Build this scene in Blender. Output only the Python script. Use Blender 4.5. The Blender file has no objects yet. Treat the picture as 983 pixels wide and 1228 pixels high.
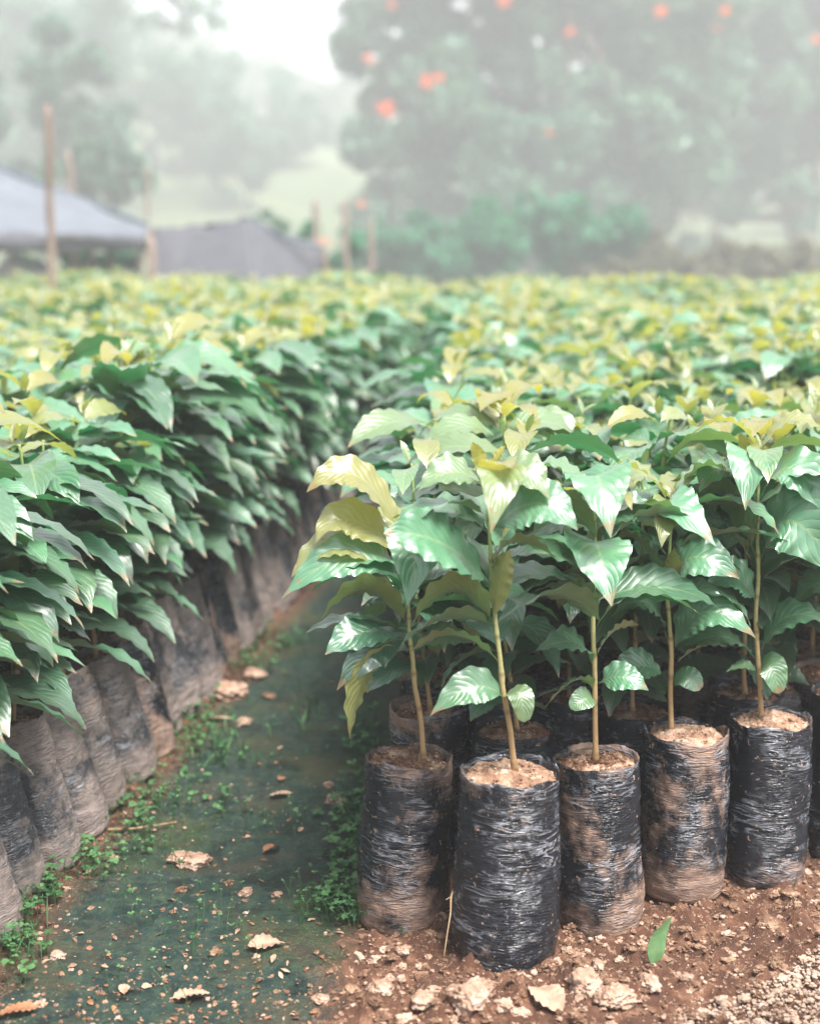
import bpy, math, random
import numpy as np
from mathutils import Vector, noise, Matrix, Euler
R = math.radians
random.seed(7); rng = np.random.default_rng(7)
scene = bpy.context.scene
COL = scene.collection

# ---------------------------------------------------------------- camera
PITCH = R(10.4); CAMZ = 1.0; F = 1705.0
cam = bpy.data.cameras.new('camera'); camo = bpy.data.objects.new('camera', cam); COL.objects.link(camo)
camo.location = (0, 0, CAMZ); camo.rotation_euler = (R(90) - PITCH, 0, 0)
cam.sensor_fit = 'VERTICAL'; cam.sensor_height = 36; cam.sensor_width = 28.8; cam.lens = 50
cam.clip_start = 0.05; cam.clip_end = 2000
cam.dof.use_dof = True; cam.dof.focus_distance = 2.12; cam.dof.aperture_fstop = 2.5
scene.camera = camo
# ---------------------------------------------------------------- world, sun, exposure
SUN_EL, SUN_AZ = R(66), R(138)          # azimuth from +Y towards +X
world = bpy.data.worlds.new('World'); scene.world = world; world.use_nodes = True
nt = world.node_tree; nt.nodes.clear()
sky = nt.nodes.new('ShaderNodeTexSky'); sky.sky_type = 'NISHITA'; sky.sun_disc = False
sky.sun_elevation = SUN_EL; sky.sun_rotation = SUN_AZ
sky.air_density = 1.0; sky.dust_density = 2.5; sky.ozone_density = 1.5
hsv = nt.nodes.new('ShaderNodeHueSaturation'); hsv.inputs['Saturation'].default_value = 0.30
bg = nt.nodes.new('ShaderNodeBackground'); bg.inputs[1].default_value = 0.12
out = nt.nodes.new('ShaderNodeOutputWorld')
nt.links.new(sky.outputs[0], hsv.inputs['Color']); nt.links.new(hsv.outputs[0], bg.inputs[0]); nt.links.new(bg.outputs[0], out.inputs[0])
sun = bpy.data.lights.new('sun', 'SUN'); sun.energy = 3.9; sun.angle = R(24); sun.color = (1, 0.95, 0.88)
suno = bpy.data.objects.new('sun', sun); COL.objects.link(suno)
sd = Vector((math.sin(SUN_AZ) * math.cos(SUN_EL), math.cos(SUN_AZ) * math.cos(SUN_EL), math.sin(SUN_EL)))
suno.rotation_euler = sd.to_track_quat('Z', 'Y').to_euler()
vs = scene.view_settings; vs.view_transform = 'Standard'; vs.look = 'None'; vs.exposure = 1.62; vs.gamma = 1
vs.use_curve_mapping = False
scene.render.engine = 'CYCLES'
cy = scene.cycles
cy.max_bounces = 6; cy.diffuse_bounces = 3; cy.glossy_bounces = 2; cy.transmission_bounces = 3; cy.volume_bounces = 1
cy.transparent_max_bounces = 4; cy.use_denoising = True; cy.caustics_reflective = False; cy.caustics_refractive = False
HAZE = 0.0090

# ---------------------------------------------------------------- helpers
def tag(o, label=None, cat=None, group=None, kind=None):
    if label: o['label'] = label
    if cat: o['category'] = cat
    if group: o['group'] = group
    if kind: o['kind'] = kind
    return o

def mesh_np(name, V, Fq, mats=(), smooth=True, uv=None, fattr=None, matidx=None):
    """V (n,3), Fq list/array of quads or tris (ragged allowed), uv per vertex (n,2), fattr dict name->(n,)"""
    me = bpy.data.meshes.new(name)
    V = np.asarray(V, dtype=np.float32)
    if isinstance(Fq, np.ndarray):
        k = Fq.shape[1]; loops = Fq.reshape(-1).astype(np.int32)
        starts = (np.arange(len(Fq)) * k).astype(np.int32); tot = np.full(len(Fq), k, dtype=np.int32)
    else:
        loops = np.concatenate([np.asarray(f, dtype=np.int32) for f in Fq])
        tot = np.array([len(f) for f in Fq], dtype=np.int32); starts = np.concatenate([[0], np.cumsum(tot)[:-1]]).astype(np.int32)
    me.vertices.add(len(V)); me.vertices.foreach_set('co', V.reshape(-1))
    me.loops.add(len(loops)); me.loops.foreach_set('vertex_index', loops)
    me.polygons.add(len(tot)); me.polygons.foreach_set('loop_start', starts); me.polygons.foreach_set('loop_total', tot)
    me.polygons.foreach_set('use_smooth', np.full(len(tot), smooth))
    for m in mats: me.materials.append(m)
    if matidx is not None: me.polygons.foreach_set('material_index', np.asarray(matidx, dtype=np.int32))
    if uv is not None:
        l = me.uv_layers.new(name='UVMap'); l.data.foreach_set('uv', np.asarray(uv, dtype=np.float32)[loops].reshape(-1))
    for k, a in (fattr or {}).items():
        at = me.attributes.new(k, 'FLOAT', 'POINT'); at.data.foreach_set('value', np.asarray(a, dtype=np.float32))
    me.update(calc_edges=True); me.validate()
    return me

def obj(name, me, parent=None, loc=(0, 0, 0), rot=(0, 0, 0), scale=(1, 1, 1)):
    o = bpy.data.objects.new(name, me); COL.objects.link(o)
    o.location = loc; o.rotation_euler = rot; o.scale = scale
    if parent: o.parent = parent
    return o

class MB:
    """collects pieces (verts, faces, attrs) into one mesh"""
    def __init__(s): s.V = []; s.F = []; s.n = 0; s.uv = []; s.A = {}; s.M = []
    def add(s, V, F, uv=None, mat=0, **attrs):
        V = np.asarray(V, float); n = len(V)
        s.V.append(V); s.F.append([tuple(i + s.n for i in f) for f in F] if not isinstance(F, np.ndarray) else F + s.n)
        s.uv.append(np.zeros((n, 2)) if uv is None else uv)
        for k in attrs:
            s.A.setdefault(k, [])
        for k in s.A:
            v = attrs.get(k, 0.0)
            s.A[k].append((s.n, np.full(n, v, float) if np.isscalar(v) else np.asarray(v, float)))
        s.M.append((len(F), mat)); s.n += n
    def mesh(s, name, mats, smooth=True):
        V = np.concatenate(s.V); uv = np.concatenate(s.uv)
        if all(isinstance(f, np.ndarray) and f.shape[1] == 4 for f in s.F): F_ = np.concatenate(s.F)
        else:
            F_ = []
            for f in s.F: F_.extend([tuple(x) for x in f])
        A = {}
        for k, lst in s.A.items():
            a = np.zeros(len(V))
            for st, v in lst: a[st:st + len(v)] = v
            A[k] = a
        mi = np.concatenate([np.full(c, m) for c, m in s.M])
        return mesh_np(name, V, F_, mats, smooth, uv, A, mi)

def grid_faces(nu, nv, wrap=False):
    """verts indexed i*(nv)+j ; i in 0..nu-1, j in 0..nv-1"""
    i = np.arange(nu - 1)[:, None]; j = np.arange(nv if wrap else nv - 1)[None, :]
    a = i * nv + j; b = i * nv + (j + 1) % nv; c = (i + 1) * nv + (j + 1) % nv; d = (i + 1) * nv + j
    return np.stack([a, b, c, d], -1).reshape(-1, 4)

def tube(pts, rad, seg=8, cap=True):
    pts = np.asarray(pts, float); n = len(pts)
    rad = np.full(n, rad) if np.isscalar(rad) else np.asarray(rad, float)
    T = np.gradient(pts, axis=0); T /= np.linalg.norm(T, axis=1)[:, None] + 1e-9
    ref = np.array([0, 0, 1.0]) if abs(T[0][2]) < .8 else np.array([1.0, 0, 0])
    U = np.cross(T, ref); U /= np.linalg.norm(U, axis=1)[:, None] + 1e-9
    W = np.cross(T, U)
    th = np.linspace(0, 2 * math.pi, seg, endpoint=False)
    V = pts[:, None, :] + rad[:, None, None] * (np.cos(th)[None, :, None] * U[:, None, :] + np.sin(th)[None, :, None] * W[:, None, :])
    Fc = grid_faces(n, seg, True)[:, ::-1]
    V = V.reshape(-1, 3)
    if cap:
        V = np.concatenate([V, pts[:1], pts[-1:]]); a = n * seg
        ex = [(j, (j + 1) % seg, a, a) for j in range(seg)]
        ex2 = [((n - 1) * seg + (j + 1) % seg, (n - 1) * seg + j, a + 1, a + 1) for j in range(seg)]
        F_ = [tuple(f) for f in Fc] + [e[:3] for e in ex] + [e[:3] for e in ex2]
        return V, F_
    return V, Fc

def smoothpath(pts, n):
    pts = np.asarray(pts, float); m = len(pts)
    t = np.linspace(0, m - 1, n); o = []
    for x in t:
        i = min(int(x), m - 2); f = x - i
        p0 = pts[max(i - 1, 0)]; p1 = pts[i]; p2 = pts[i + 1]; p3 = pts[min(i + 2, m - 1)]
        o.append(.5 * ((2 * p1) + (-p0 + p2) * f + (2 * p0 - 5 * p1 + 4 * p2 - p3) * f * f + (-p0 + 3 * p1 - 3 * p2 + p3) * f ** 3))
    return np.array(o)

def at(u, v, y):
    """world point seen at photo position (u,v) standing at distance y"""
    dx = (u - 491.5) / F; dz = (614 - v) / F
    wy = math.cos(PITCH) + dz * math.sin(PITCH); wz = -math.sin(PITCH) + dz * math.cos(PITCH)
    k = y / wy
    return np.array([dx * k, y, CAMZ + wz * k])

# ---------------------------------------------------------------- materials
def mat(name):
    m = bpy.data.materials.new(name); m.use_nodes = True; m.node_tree.nodes.clear(); return m, m.node_tree
class NT:
    def __init__(s, nt): s.t = nt
    def n(s, typ, **kw):
        nd = s.t.nodes.new(typ)
        for k, v in kw.items():
            if k.startswith('i_'):
                nd.inputs[k[2:].replace('_', ' ')].default_value = v
            else: setattr(nd, k, v)
        return nd
    def l(s, a, b): s.t.links.new(a, b)
    def math(s, op, a, b=None, clamp=False):
        nd = s.t.nodes.new('ShaderNodeMath'); nd.operation = op; nd.use_clamp = clamp
        for i, x in enumerate((a, b)):
            if x is None: continue
            if isinstance(x, (int, float)): nd.inputs[i].default_value = x
            else: s.l(x, nd.inputs[i])
        return nd.outputs[0]
    def mix(s, fac, a, b):
        nd = s.t.nodes.new('ShaderNodeMix'); nd.data_type = 'RGBA'
        for i, x in ((0, fac), (6, a), (7, b)):
            if isinstance(x, (int, float)): nd.inputs[i].default_value = x
            elif isinstance(x, tuple): nd.inputs[i].default_value = (*x, 1) if len(x) == 3 else x
            else: s.l(x, nd.inputs[i])
        return nd.outputs[2]
    def ramp(s, fac, stops):
        nd = s.t.nodes.new('ShaderNodeValToRGB'); e = nd.color_ramp.elements
        while len(e) > 1: e.remove(e[-1])
        for i, (p, c) in enumerate(stops):
            c = (c, c, c) if isinstance(c, (int, float)) else c
            el = e[0] if i == 0 else e.new(p); el.position = p; el.color = (*c, 1)
        s.l(fac, nd.inputs[0]); return nd.outputs[0]
    def noise(s, vec, scale, detail=3, rough=.5, dist=0, typ='FBM'):
        nd = s.t.nodes.new('ShaderNodeTexNoise'); nd.noise_type = typ
        nd.inputs['Scale'].default_value = scale; nd.inputs['Detail'].default_value = detail
        nd.inputs['Roughness'].default_value = rough; nd.inputs['Distortion'].default_value = dist
        if vec is not None: s.l(vec, nd.inputs['Vector'])
        return nd.outputs[0]
    def bump(s, h, strength, dist, nrm=None):
        nd = s.t.nodes.new('ShaderNodeBump'); nd.inputs['Strength'].default_value = strength; nd.inputs['Distance'].default_value = dist
        s.l(h, nd.inputs['Height'])
        if nrm is not None: s.l(nrm, nd.inputs['Normal'])
        return nd.outputs[0]
    def out(s, sh):
        o = s.t.nodes.new('ShaderNodeOutputMaterial'); s.l(sh, o.inputs[0])
    def bsdf(s, col, rough=.5, spec=.5, nrm=None, metal=0, coat=0, coatr=.2):
        b = s.t.nodes.new('ShaderNodeBsdfPrincipled')
        for k, x in (('Base Color', col), ('Roughness', rough), ('Specular IOR Level', spec), ('Metallic', metal), ('Coat Weight', coat), ('Coat Roughness', coatr)):
            if isinstance(x, (int, float)): b.inputs[k].default_value = x
            elif isinstance(x, tuple): b.inputs[k].default_value = (*x, 1)
            else: s.l(x, b.inputs[k])
        if nrm is not None: s.l(nrm, b.inputs['Normal'])
        return b.outputs[0]

def leaf_material():
    m, t = mat('seedling_leaf'); g = NT(t)
    uv = g.n('ShaderNodeUVMap').outputs[0]
    sp = g.n('ShaderNodeSeparateXYZ'); g.l(uv, sp.inputs[0])
    u = sp.outputs[0]; v = g.math('ABSOLUTE', g.math('SUBTRACT', sp.outputs[1], .5))      # 0..0.5
    age = g.n('ShaderNodeAttribute', attribute_name='age').outputs['Fac']
    tint = g.n('ShaderNodeAttribute', attribute_name='tint').outputs['Fac']
    geo = g.n('ShaderNodeNewGeometry'); tc = g.n('ShaderNodeTexCoord').outputs['Object']
    ph = g.math('SUBTRACT', g.math('MULTIPLY', u, 11.0), g.math('MULTIPLY', v, 6.0))
    s = g.math('ABSOLUTE', g.math('SINE', g.math('MULTIPLY', ph, math.pi)))       # 0 at veins
    s = g.math('POWER', s, .5)
    mid = g.math('LESS_THAN', v, .025); tipm = g.math('MULTIPLY', g.math('GREATER_THAN', g.math('ADD', u, g.math('MULTIPLY', g.noise(tc, 60, 2, .6), .5)), 1.20), .75)
    vein = g.math('MAXIMUM', g.math('LESS_THAN', s, .30), mid)
    nz = g.noise(tc, 45, 3, .6)
    top_old = g.mix(tint, (.0, .052, .030), (.050, .225, .115))
    top = g.mix(age, top_old, (.27, .24, .055))
    und_old = g.mix(tint, (.10, .19, .065), (.19, .24, .07))
    und = g.mix(age, und_old, (.40, .36, .06))
    base = g.mix(geo.outputs['Backfacing'], top, und)
    base = g.mix(g.math('MULTIPLY', nz, .16), base, (.25, .30, .17))
    base = g.mix(g.math('MULTIPLY', vein, .30), base, (.30, .38, .16))
    spots = g.math('GREATER_THAN', g.noise(tc, 75, 3, .7), .71)
    base = g.mix(g.math('MULTIPLY', spots, .7), base, (.16, .10, .03))
    base = g.mix(tipm, base, (.22, .13, .05))
    h = g.math('ADD', g.math('MULTIPLY', s, 1.0), g.math('MULTIPLY', nz, .5))
    nrm = g.bump(h, .38, .0022)
    rough = g.math('ADD', .40, g.math('MULTIPLY', geo.outputs['Backfacing'], .2))
    b = g.bsdf(base, rough, .9, nrm, coat=.9, coatr=.27)
    pb = [n for n in t.nodes if n.type == 'BSDF_PRINCIPLED'][0]
    pb.inputs['Sheen Weight'].default_value = .16; pb.inputs['Sheen Roughness'].default_value = .45
    tr = g.n('ShaderNodeBsdfTranslucent')
    g.l(g.mix(age, (.0, .30, .09), (.55, .50, .06)), tr.inputs[0])
    mx = g.n('ShaderNodeMixShader'); g.l(g.math('ADD', .16, g.math('MULTIPLY', age, .2)), mx.inputs[0])
    g.l(b, mx.inputs[1]); g.l(tr.outputs[0], mx.inputs[2]); g.out(mx.outputs[0])
    return m

def stem_material():
    m, t = mat('seedling_stem'); g = NT(t)
    tc = g.n('ShaderNodeTexCoord').outputs['Object']
    h = g.n('ShaderNodeAttribute', attribute_name='h').outputs['Fac']
    nz = g.noise(tc, 160, 4, .6)
    c = g.ramp(h, [(0, (.42, .25, .12)), (.2, (.46, .33, .16)), (.4, (.46, .46, .20)), (.9, (.28, .44, .14))])
    c = g.mix(g.math('MULTIPLY', nz, .5), c, (.16, .11, .05))
    ring = g.math('POWER', g.math('MAXIMUM', g.math('SINE', g.math('MULTIPLY', h, 46.0)), 0.0), 14.0)
    c = g.mix(g.math('MULTIPLY', ring, .6), c, (.13, .085, .04))
    g.out(g.bsdf(c, .6, .35, g.bump(nz, .8, .002)))
    return m

def bag_material(name, dust, black=(.006, .009, .015), mud=((.22, .115, .072), (.50, .35, .27))):
    """dust: share of mud film"""
    m, t = mat(name); g = NT(t)
    tc = g.n('ShaderNodeTexCoord').outputs['Object']
    oi = g.n('ShaderNodeObjectInfo').outputs['Random']
    off = g.n('ShaderNodeCombineXYZ'); g.l(g.math('MULTIPLY', oi, 37.0), off.inputs[0]); g.l(g.math('MULTIPLY', oi, 11.0), off.inputs[2])
    add = g.n('ShaderNodeVectorMath', operation='ADD'); g.l(tc, add.inputs[0]); g.l(off.outputs[0], add.inputs[1]); P = add.outputs[0]
    st = g.n('ShaderNodeVectorMath', operation='MULTIPLY'); g.l(P, st.inputs[0]); st.inputs[1].default_value = (1, 1, 6.5); S = st.outputs[0]
    big = g.noise(P, 7.5, 4, .62, .4); mid_ = g.noise(P, 48, 5, .7); fine = g.noise(P, 260, 3, .6)
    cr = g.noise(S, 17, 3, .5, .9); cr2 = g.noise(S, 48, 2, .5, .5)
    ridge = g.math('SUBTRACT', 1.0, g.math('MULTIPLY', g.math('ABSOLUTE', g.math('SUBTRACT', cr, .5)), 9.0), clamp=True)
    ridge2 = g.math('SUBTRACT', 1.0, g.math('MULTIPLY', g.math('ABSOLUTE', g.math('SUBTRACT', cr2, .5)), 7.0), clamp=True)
    sep = g.n('ShaderNodeSeparateXYZ'); g.l(tc, sep.inputs[0]); z = sep.outputs[2]
    foot = g.math('MULTIPLY', g.math('SUBTRACT', .085, z, clamp=True), 6.5)       # mud splashed up from the ground
    rim = g.math('MULTIPLY', g.math('SUBTRACT', z, .225, clamp=True), 5.0)
    d = g.math('ADD', g.math('ADD', g.math('SUBTRACT', g.math('MULTIPLY', big, 2.0), .35), g.math('MULTIPLY', mid_, .8)), g.math('ADD', foot, rim))
    d = g.math('ADD', d, g.math('MULTIPLY', fine, .25))
    thr = 1.66 - dust * .47
    film = g.ramp(g.math('SUBTRACT', d, thr - .2, clamp=True), [(0, 0.0), (.16, .45), (.34, 1.0)])
    film = g.math('MULTIPLY', film, .62 + .3 * dust)
    film = g.math('MULTIPLY', film, g.math('SUBTRACT', 1.0, g.math('MULTIPLY', ridge, .30)))
    speck = g.math('GREATER_THAN', g.noise(P, 120, 2, .5), .69)
    film = g.math('MAXIMUM', film, g.math('MULTIPLY', speck, .75))
    dc = g.mix(mid_, *mud)
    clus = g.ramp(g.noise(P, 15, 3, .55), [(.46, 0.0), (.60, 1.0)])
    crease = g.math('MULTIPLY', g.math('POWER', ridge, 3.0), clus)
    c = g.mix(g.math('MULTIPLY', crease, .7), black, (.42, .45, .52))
    c = g.mix(film, c, dc)
    rough = g.math('ADD', .17, g.math('MULTIPLY', film, .65))
    h = g.math('ADD', g.math('ADD', g.math('MULTIPLY', g.math('MULTIPLY', ridge, clus), 1.0), g.math('MULTIPLY', ridge2, .25)), g.math('MULTIPLY', film, .18))
    h = g.math('ADD', h, g.math('MULTIPLY', fine, .10))
    nrm = g.bump(h, .9, .0035)
    g.out(g.bsdf(c, rough, .5, nrm))
    return m

def soil_material(name, a, b, c, scale=1.0):
    m, t = mat(name); g = NT(t)
    tc = g.n('ShaderNodeTexCoord').outputs['Object']
    n1 = g.noise(tc, 30 * scale, 6, .7); n2 = g.noise(tc, 170 * scale, 4, .65)
    vo = g.n('ShaderNodeTexVoronoi'); vo.inputs['Scale'].default_value = 110 * scale; g.l(tc, vo.inputs['Vector'])
    col = g.ramp(n1, [(.3, a), (.5, b), (.66, c)])
    col = g.mix(g.math('MULTIPLY', g.math('LESS_THAN', vo.outputs['Distance'], .28), g.math('GREATER_THAN', n2, .52)), col, c)
    h = g.math('ADD', g.math('MULTIPLY', vo.outputs['Distance'], -.6), n2)
    g.out(g.bsdf(col, .9, .25, g.bump(h, .9, .004)))
    return m

def simple(name, col, col2=None, rough=.8, scale=20, spec=.3, bump=.003, trans=None):
    m, t = mat(name); g = NT(t)
    tc = g.n('ShaderNodeTexCoord').outputs['Object']
    n1 = g.noise(tc, scale, 5, .65)
    c = g.mix(g.ramp(n1, [(.35, 0.0), (.65, 1.0)]), col, col2 or tuple(x * .6 for x in col))
    b = g.bsdf(c, rough, spec, g.bump(n1, .6, bump))
    if trans:
        tr = g.n('ShaderNodeBsdfTranslucent'); g.l(g.mix(0.0, trans, trans), tr.inputs[0])
        mx = g.n('ShaderNodeMixShader'); mx.inputs[0].default_value = .3; g.l(b, mx.inputs[1]); g.l(tr.outputs[0], mx.inputs[2]); b = mx.outputs[0]
    g.out(b); return m

def crown_material(name, a, b, trans):
    m, t = mat(name); g = NT(t)
    tint = g.n('ShaderNodeAttribute', attribute_name='tint').outputs['Fac']
    c = g.mix(tint, a, b)
    s = g.bsdf(c, .5, .4)
    tr = g.n('ShaderNodeBsdfTranslucent'); g.l(g.mix(tint, trans, trans), tr.inputs[0])
    mx = g.n('ShaderNodeMixShader'); mx.inputs[0].default_value = .25; g.l(s, mx.inputs[1]); g.l(tr.outputs[0], mx.inputs[2])
    g.out(mx.outputs[0]); return m

PATH_SL = 0.12
def path_mask_nodes(g, pos):
    sp = g.n('ShaderNodeSeparateXYZ'); g.l(pos, sp.inputs[0])
    return g.math('SUBTRACT', sp.outputs[0], g.math('MULTIPLY', g.math('SUBTRACT', sp.outputs[1], 2.0), PATH_SL)), sp.outputs[1]

def ground_material():
    m, t = mat('ground_surface'); g = NT(t)
    P = g.n('ShaderNodeTexCoord').outputs['Object']
    q, yy = path_mask_nodes(g, P)                       # q: across the path; path from -.60 to -.07
    n_big = g.noise(P, 3.5, 5, .6); n_mid = g.noise(P, 22, 6, .7); n_f = g.noise(P, 130, 5, .7); n_vf = g.noise(P, 420, 3, .6)
    qn = g.math('ADD', q, g.math('MULTIPLY', g.math('SUBTRACT', n_mid, .5), .14))
    right = g.ramp(g.math('ADD', g.math('MULTIPLY', qn, 5.0), 1.05), [(.45, 0.0), (.75, 1.0)])   # soil on the right of q=-.08
    left = g.ramp(g.math('ADD', g.math('MULTIPLY', qn, -5.0), -2.1), [(.45, 0.0), (.75, 1.0)])
    soilm = g.math('MAXIMUM', right, left)
    soil = g.ramp(n_mid, [(.28, (.045, .017, .009)), (.5, (.105, .043, .023)), (.62, (.20, .095, .054)), (.75, (.38, .24, .165))])
    soil = g.mix(g.math('GREATER_THAN', n_f, .60), soil, (.36, .23, .16))
    moss = g.ramp(n_mid, [(.3, (.004, .018, .019)), (.55, (.011, .036, .034)), (.75, (.04, .07, .055))])
    gm = g.ramp(n_big, [(.50, 0.0), (.62, 1.0)])
    moss = g.mix(g.math('MULTIPLY', gm, .75), moss, (.035, .065, .014))
    moss = g.mix(g.ramp(g.noise(P, 38, 5, .75), [(.42, 0.0), (.62, .7)]), moss, (.050, .085, .050))
    moss = g.mix(g.ramp(g.noise(P, 16, 4, .7, .5), [(.55, 0.0), (.62, .8)]), moss, (.006, .014, .012))
    moss = g.mix(g.math('MULTIPLY', g.ramp(g.noise(P, 7, 5, .7), [(.50, 0.0), (.66, 1.0)]), .6), moss, (.085, .060, .040))
    moss = g.mix(g.math('GREATER_THAN', g.noise(P, 75, 4, .7), .645), moss, (.20, .17, .13))
    col = g.mix(soilm, moss, soil)
    rough = g.math('ADD', .42, g.math('MULTIPLY', soilm, .45))
    h = g.math('ADD', g.math('ADD', g.math('MULTIPLY', n_mid, .8), g.math('MULTIPLY', n_f, .6)), g.math('MULTIPLY', n_vf, .3))
    g.out(g.bsdf(col, rough, .45, g.bump(h, 1.0, .012)))
    return m

M_LEAF = leaf_material(); M_STEM = stem_material()
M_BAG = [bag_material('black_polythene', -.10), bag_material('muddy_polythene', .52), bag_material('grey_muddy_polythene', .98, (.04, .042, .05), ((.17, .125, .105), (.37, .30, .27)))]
M_SOIL = soil_material('potting_soil', (.05, .025, .016), (.16, .08, .048), (.46, .33, .24))
M_SOILP = soil_material('pale_potting_soil', (.13, .065, .04), (.30, .18, .12), (.52, .38, .29))
M_CLOD = soil_material('dry_clod', (.17, .095, .062), (.34, .22, .16), (.50, .37, .29), .8)
M_CLODD = soil_material('brown_clod', (.06, .03, .02), (.17, .095, .06), (.33, .22, .15), .8)
M_GRAVEL = soil_material('pale_gravel', (.24, .16, .12), (.36, .26, .20), (.48, .38, .31), .8)

# ---------------------------------------------------------------- ground
def ground_h(x, y):
    q = x - PATH_SL * (y - 2)
    s = 1 / (1 + math.exp(-(q + .08) * 40)); s2 = 1 / (1 + math.exp((q + .56) * 40)); soil = max(s, s2)
    p = Vector((x, y, 0))
    n = noise.fractal(p * 9, 1, 2, 4) * .010
    c = max(0, noise.noise(p * 30 + Vector((5, 0, 3)))) ** 1.1 * .036 + max(0, noise.noise(p * 75)) * .014 + noise.fractal(p * 110, 1, 2, 3) * .004
    wig = noise.fractal(p * 3, 1, 2, 2) * .012
    near = 1 if y < 6 else max(0, 1 - (y - 6) / 4)
    return (wig + n * (.35 + .65 * soil) + c * (.10 + .9 * soil)) * near + .003 * soil * near
def spaced(lo, hi, step, far, g=1.18):
    a = list(np.arange(lo, hi + 1e-6, step)); s = step; x = hi
    while x < far[1]: s *= g; x += s; a.append(min(x, far[1]))
    s = step; x = lo; b = []
    while x > far[0]: s *= g; x -= s; b.append(max(x, far[0]))
    return np.array(b[::-1] + a)
gx = spaced(-.85, .95, .0085, (-120, 120)); gy = spaced(1.55, 3.2, .0085, (-15, 160), 1.06)
V = np.array([(x, y, ground_h(x, y) if (y < 10 and y > 1 and -6 < x < 6) else 0) for y in gy for x in gx])
gm = mesh_np('ground', V, grid_faces(len(gy), len(gx)), [ground_material()])
tag(obj('ground', gm), kind='structure')

# ---------------------------------------------------------------- leaf / plant builders
def leaf_geo(P, W, L, nl, nw, roll=0.0, wav=.10, fold=.25, round_=False, seed=0, side=None):
    """P(n,3) spine with nl+1 points; returns V,F,uv. W full width"""
    r = np.random.default_rng(seed)
    n = nl + 1; t = np.linspace(0, 1, n)
    T = np.gradient(P, axis=0); T /= np.linalg.norm(T, axis=1)[:, None] + 1e-9
    if side is None:
        d = P[-1] - P[0]; h = np.array([d[0], d[1], 0.0]); 
        if np.linalg.norm(h) < 1e-4: h = np.array([1.0, 0, 0])
        h /= np.linalg.norm(h); side = np.array([-h[1], h[0], 0])        # left of travel
    S = side - (T @ side)[:, None] * T; S /= np.linalg.norm(S, axis=1)[:, None] + 1e-9
    N = np.cross(T, S)            # for travel +x, side +y -> N = +z
    ca, sa = math.cos(roll), math.sin(roll)
    S2 = S * ca + N * sa; N2 = -S * sa + N * ca
    if round_: w = np.sqrt(np.clip(np.sin(np.pi * np.clip(t * .96 + .02, 0, 1)), 0, 1))
    else:
        tt = np.clip((t - .09) / .91, 0, 1)
        w = np.sin(np.pi * tt ** .82) ** .8 * (1 - .28 * tt ** 4)
        w = w * (1 - .3 * np.clip((tt - .8) / .2, 0, 1))
    w = np.maximum(w, .035) * W / 2; w[-1] = W * .006
    s = np.linspace(-1, 1, nw + 1)
    ph1, ph2 = r.uniform(0, 6.28, 2); fr = r.uniform(6, 8)
    V = P[:, None, :] + (w[:, None] * s[None, :])[:, :, None] * S2[:, None, :]
    edge = np.abs(s) ** 2.2
    wave = np.where(s[None, :] > 0, np.sin(2 * np.pi * fr * t + ph1)[:, None], np.sin(2 * np.pi * (fr * .93) * t + ph2)[:, None]) * edge[None, :] * wav * W * (np.sin(np.pi * t) ** .5)[:, None]
    vf = fold * np.abs(s)[None, :] ** 1.3 * w[:, None] - .35 * fold * np.abs(s)[None, :] ** 3 * w[:, None]
    veins = -np.abs(np.sin(np.pi * (11 * t[:, None] - 3 * np.abs(s)[None, :]))) ** .6 * 0
    tw = np.sin(2 * np.pi * t * .8 + ph2)[:, None] * s[None, :] * w[:, None] * .22
    V = V + (wave + vf + veins + tw)[:, :, None] * N2[:, None, :]
    uv = np.stack(np.broadcast_arrays(t[:, None], (s / 2 + .5)[None, :]), -1).reshape(-1, 2)
    return V.reshape(-1, 3), grid_faces(n, nw + 1)[:, ::-1], uv

def arc_spine(root, az, L, e0, droop, nl, pw=1.0):
    t = (np.arange(nl) + .5) / nl
    e = e0 - droop * t ** pw
    d = np.stack([np.cos(e) * math.cos(az), np.cos(e) * math.sin(az), np.sin(e)], -1) * (L / nl)
    return np.concatenate([[root], root + np.cumsum(d, 0)])

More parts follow.
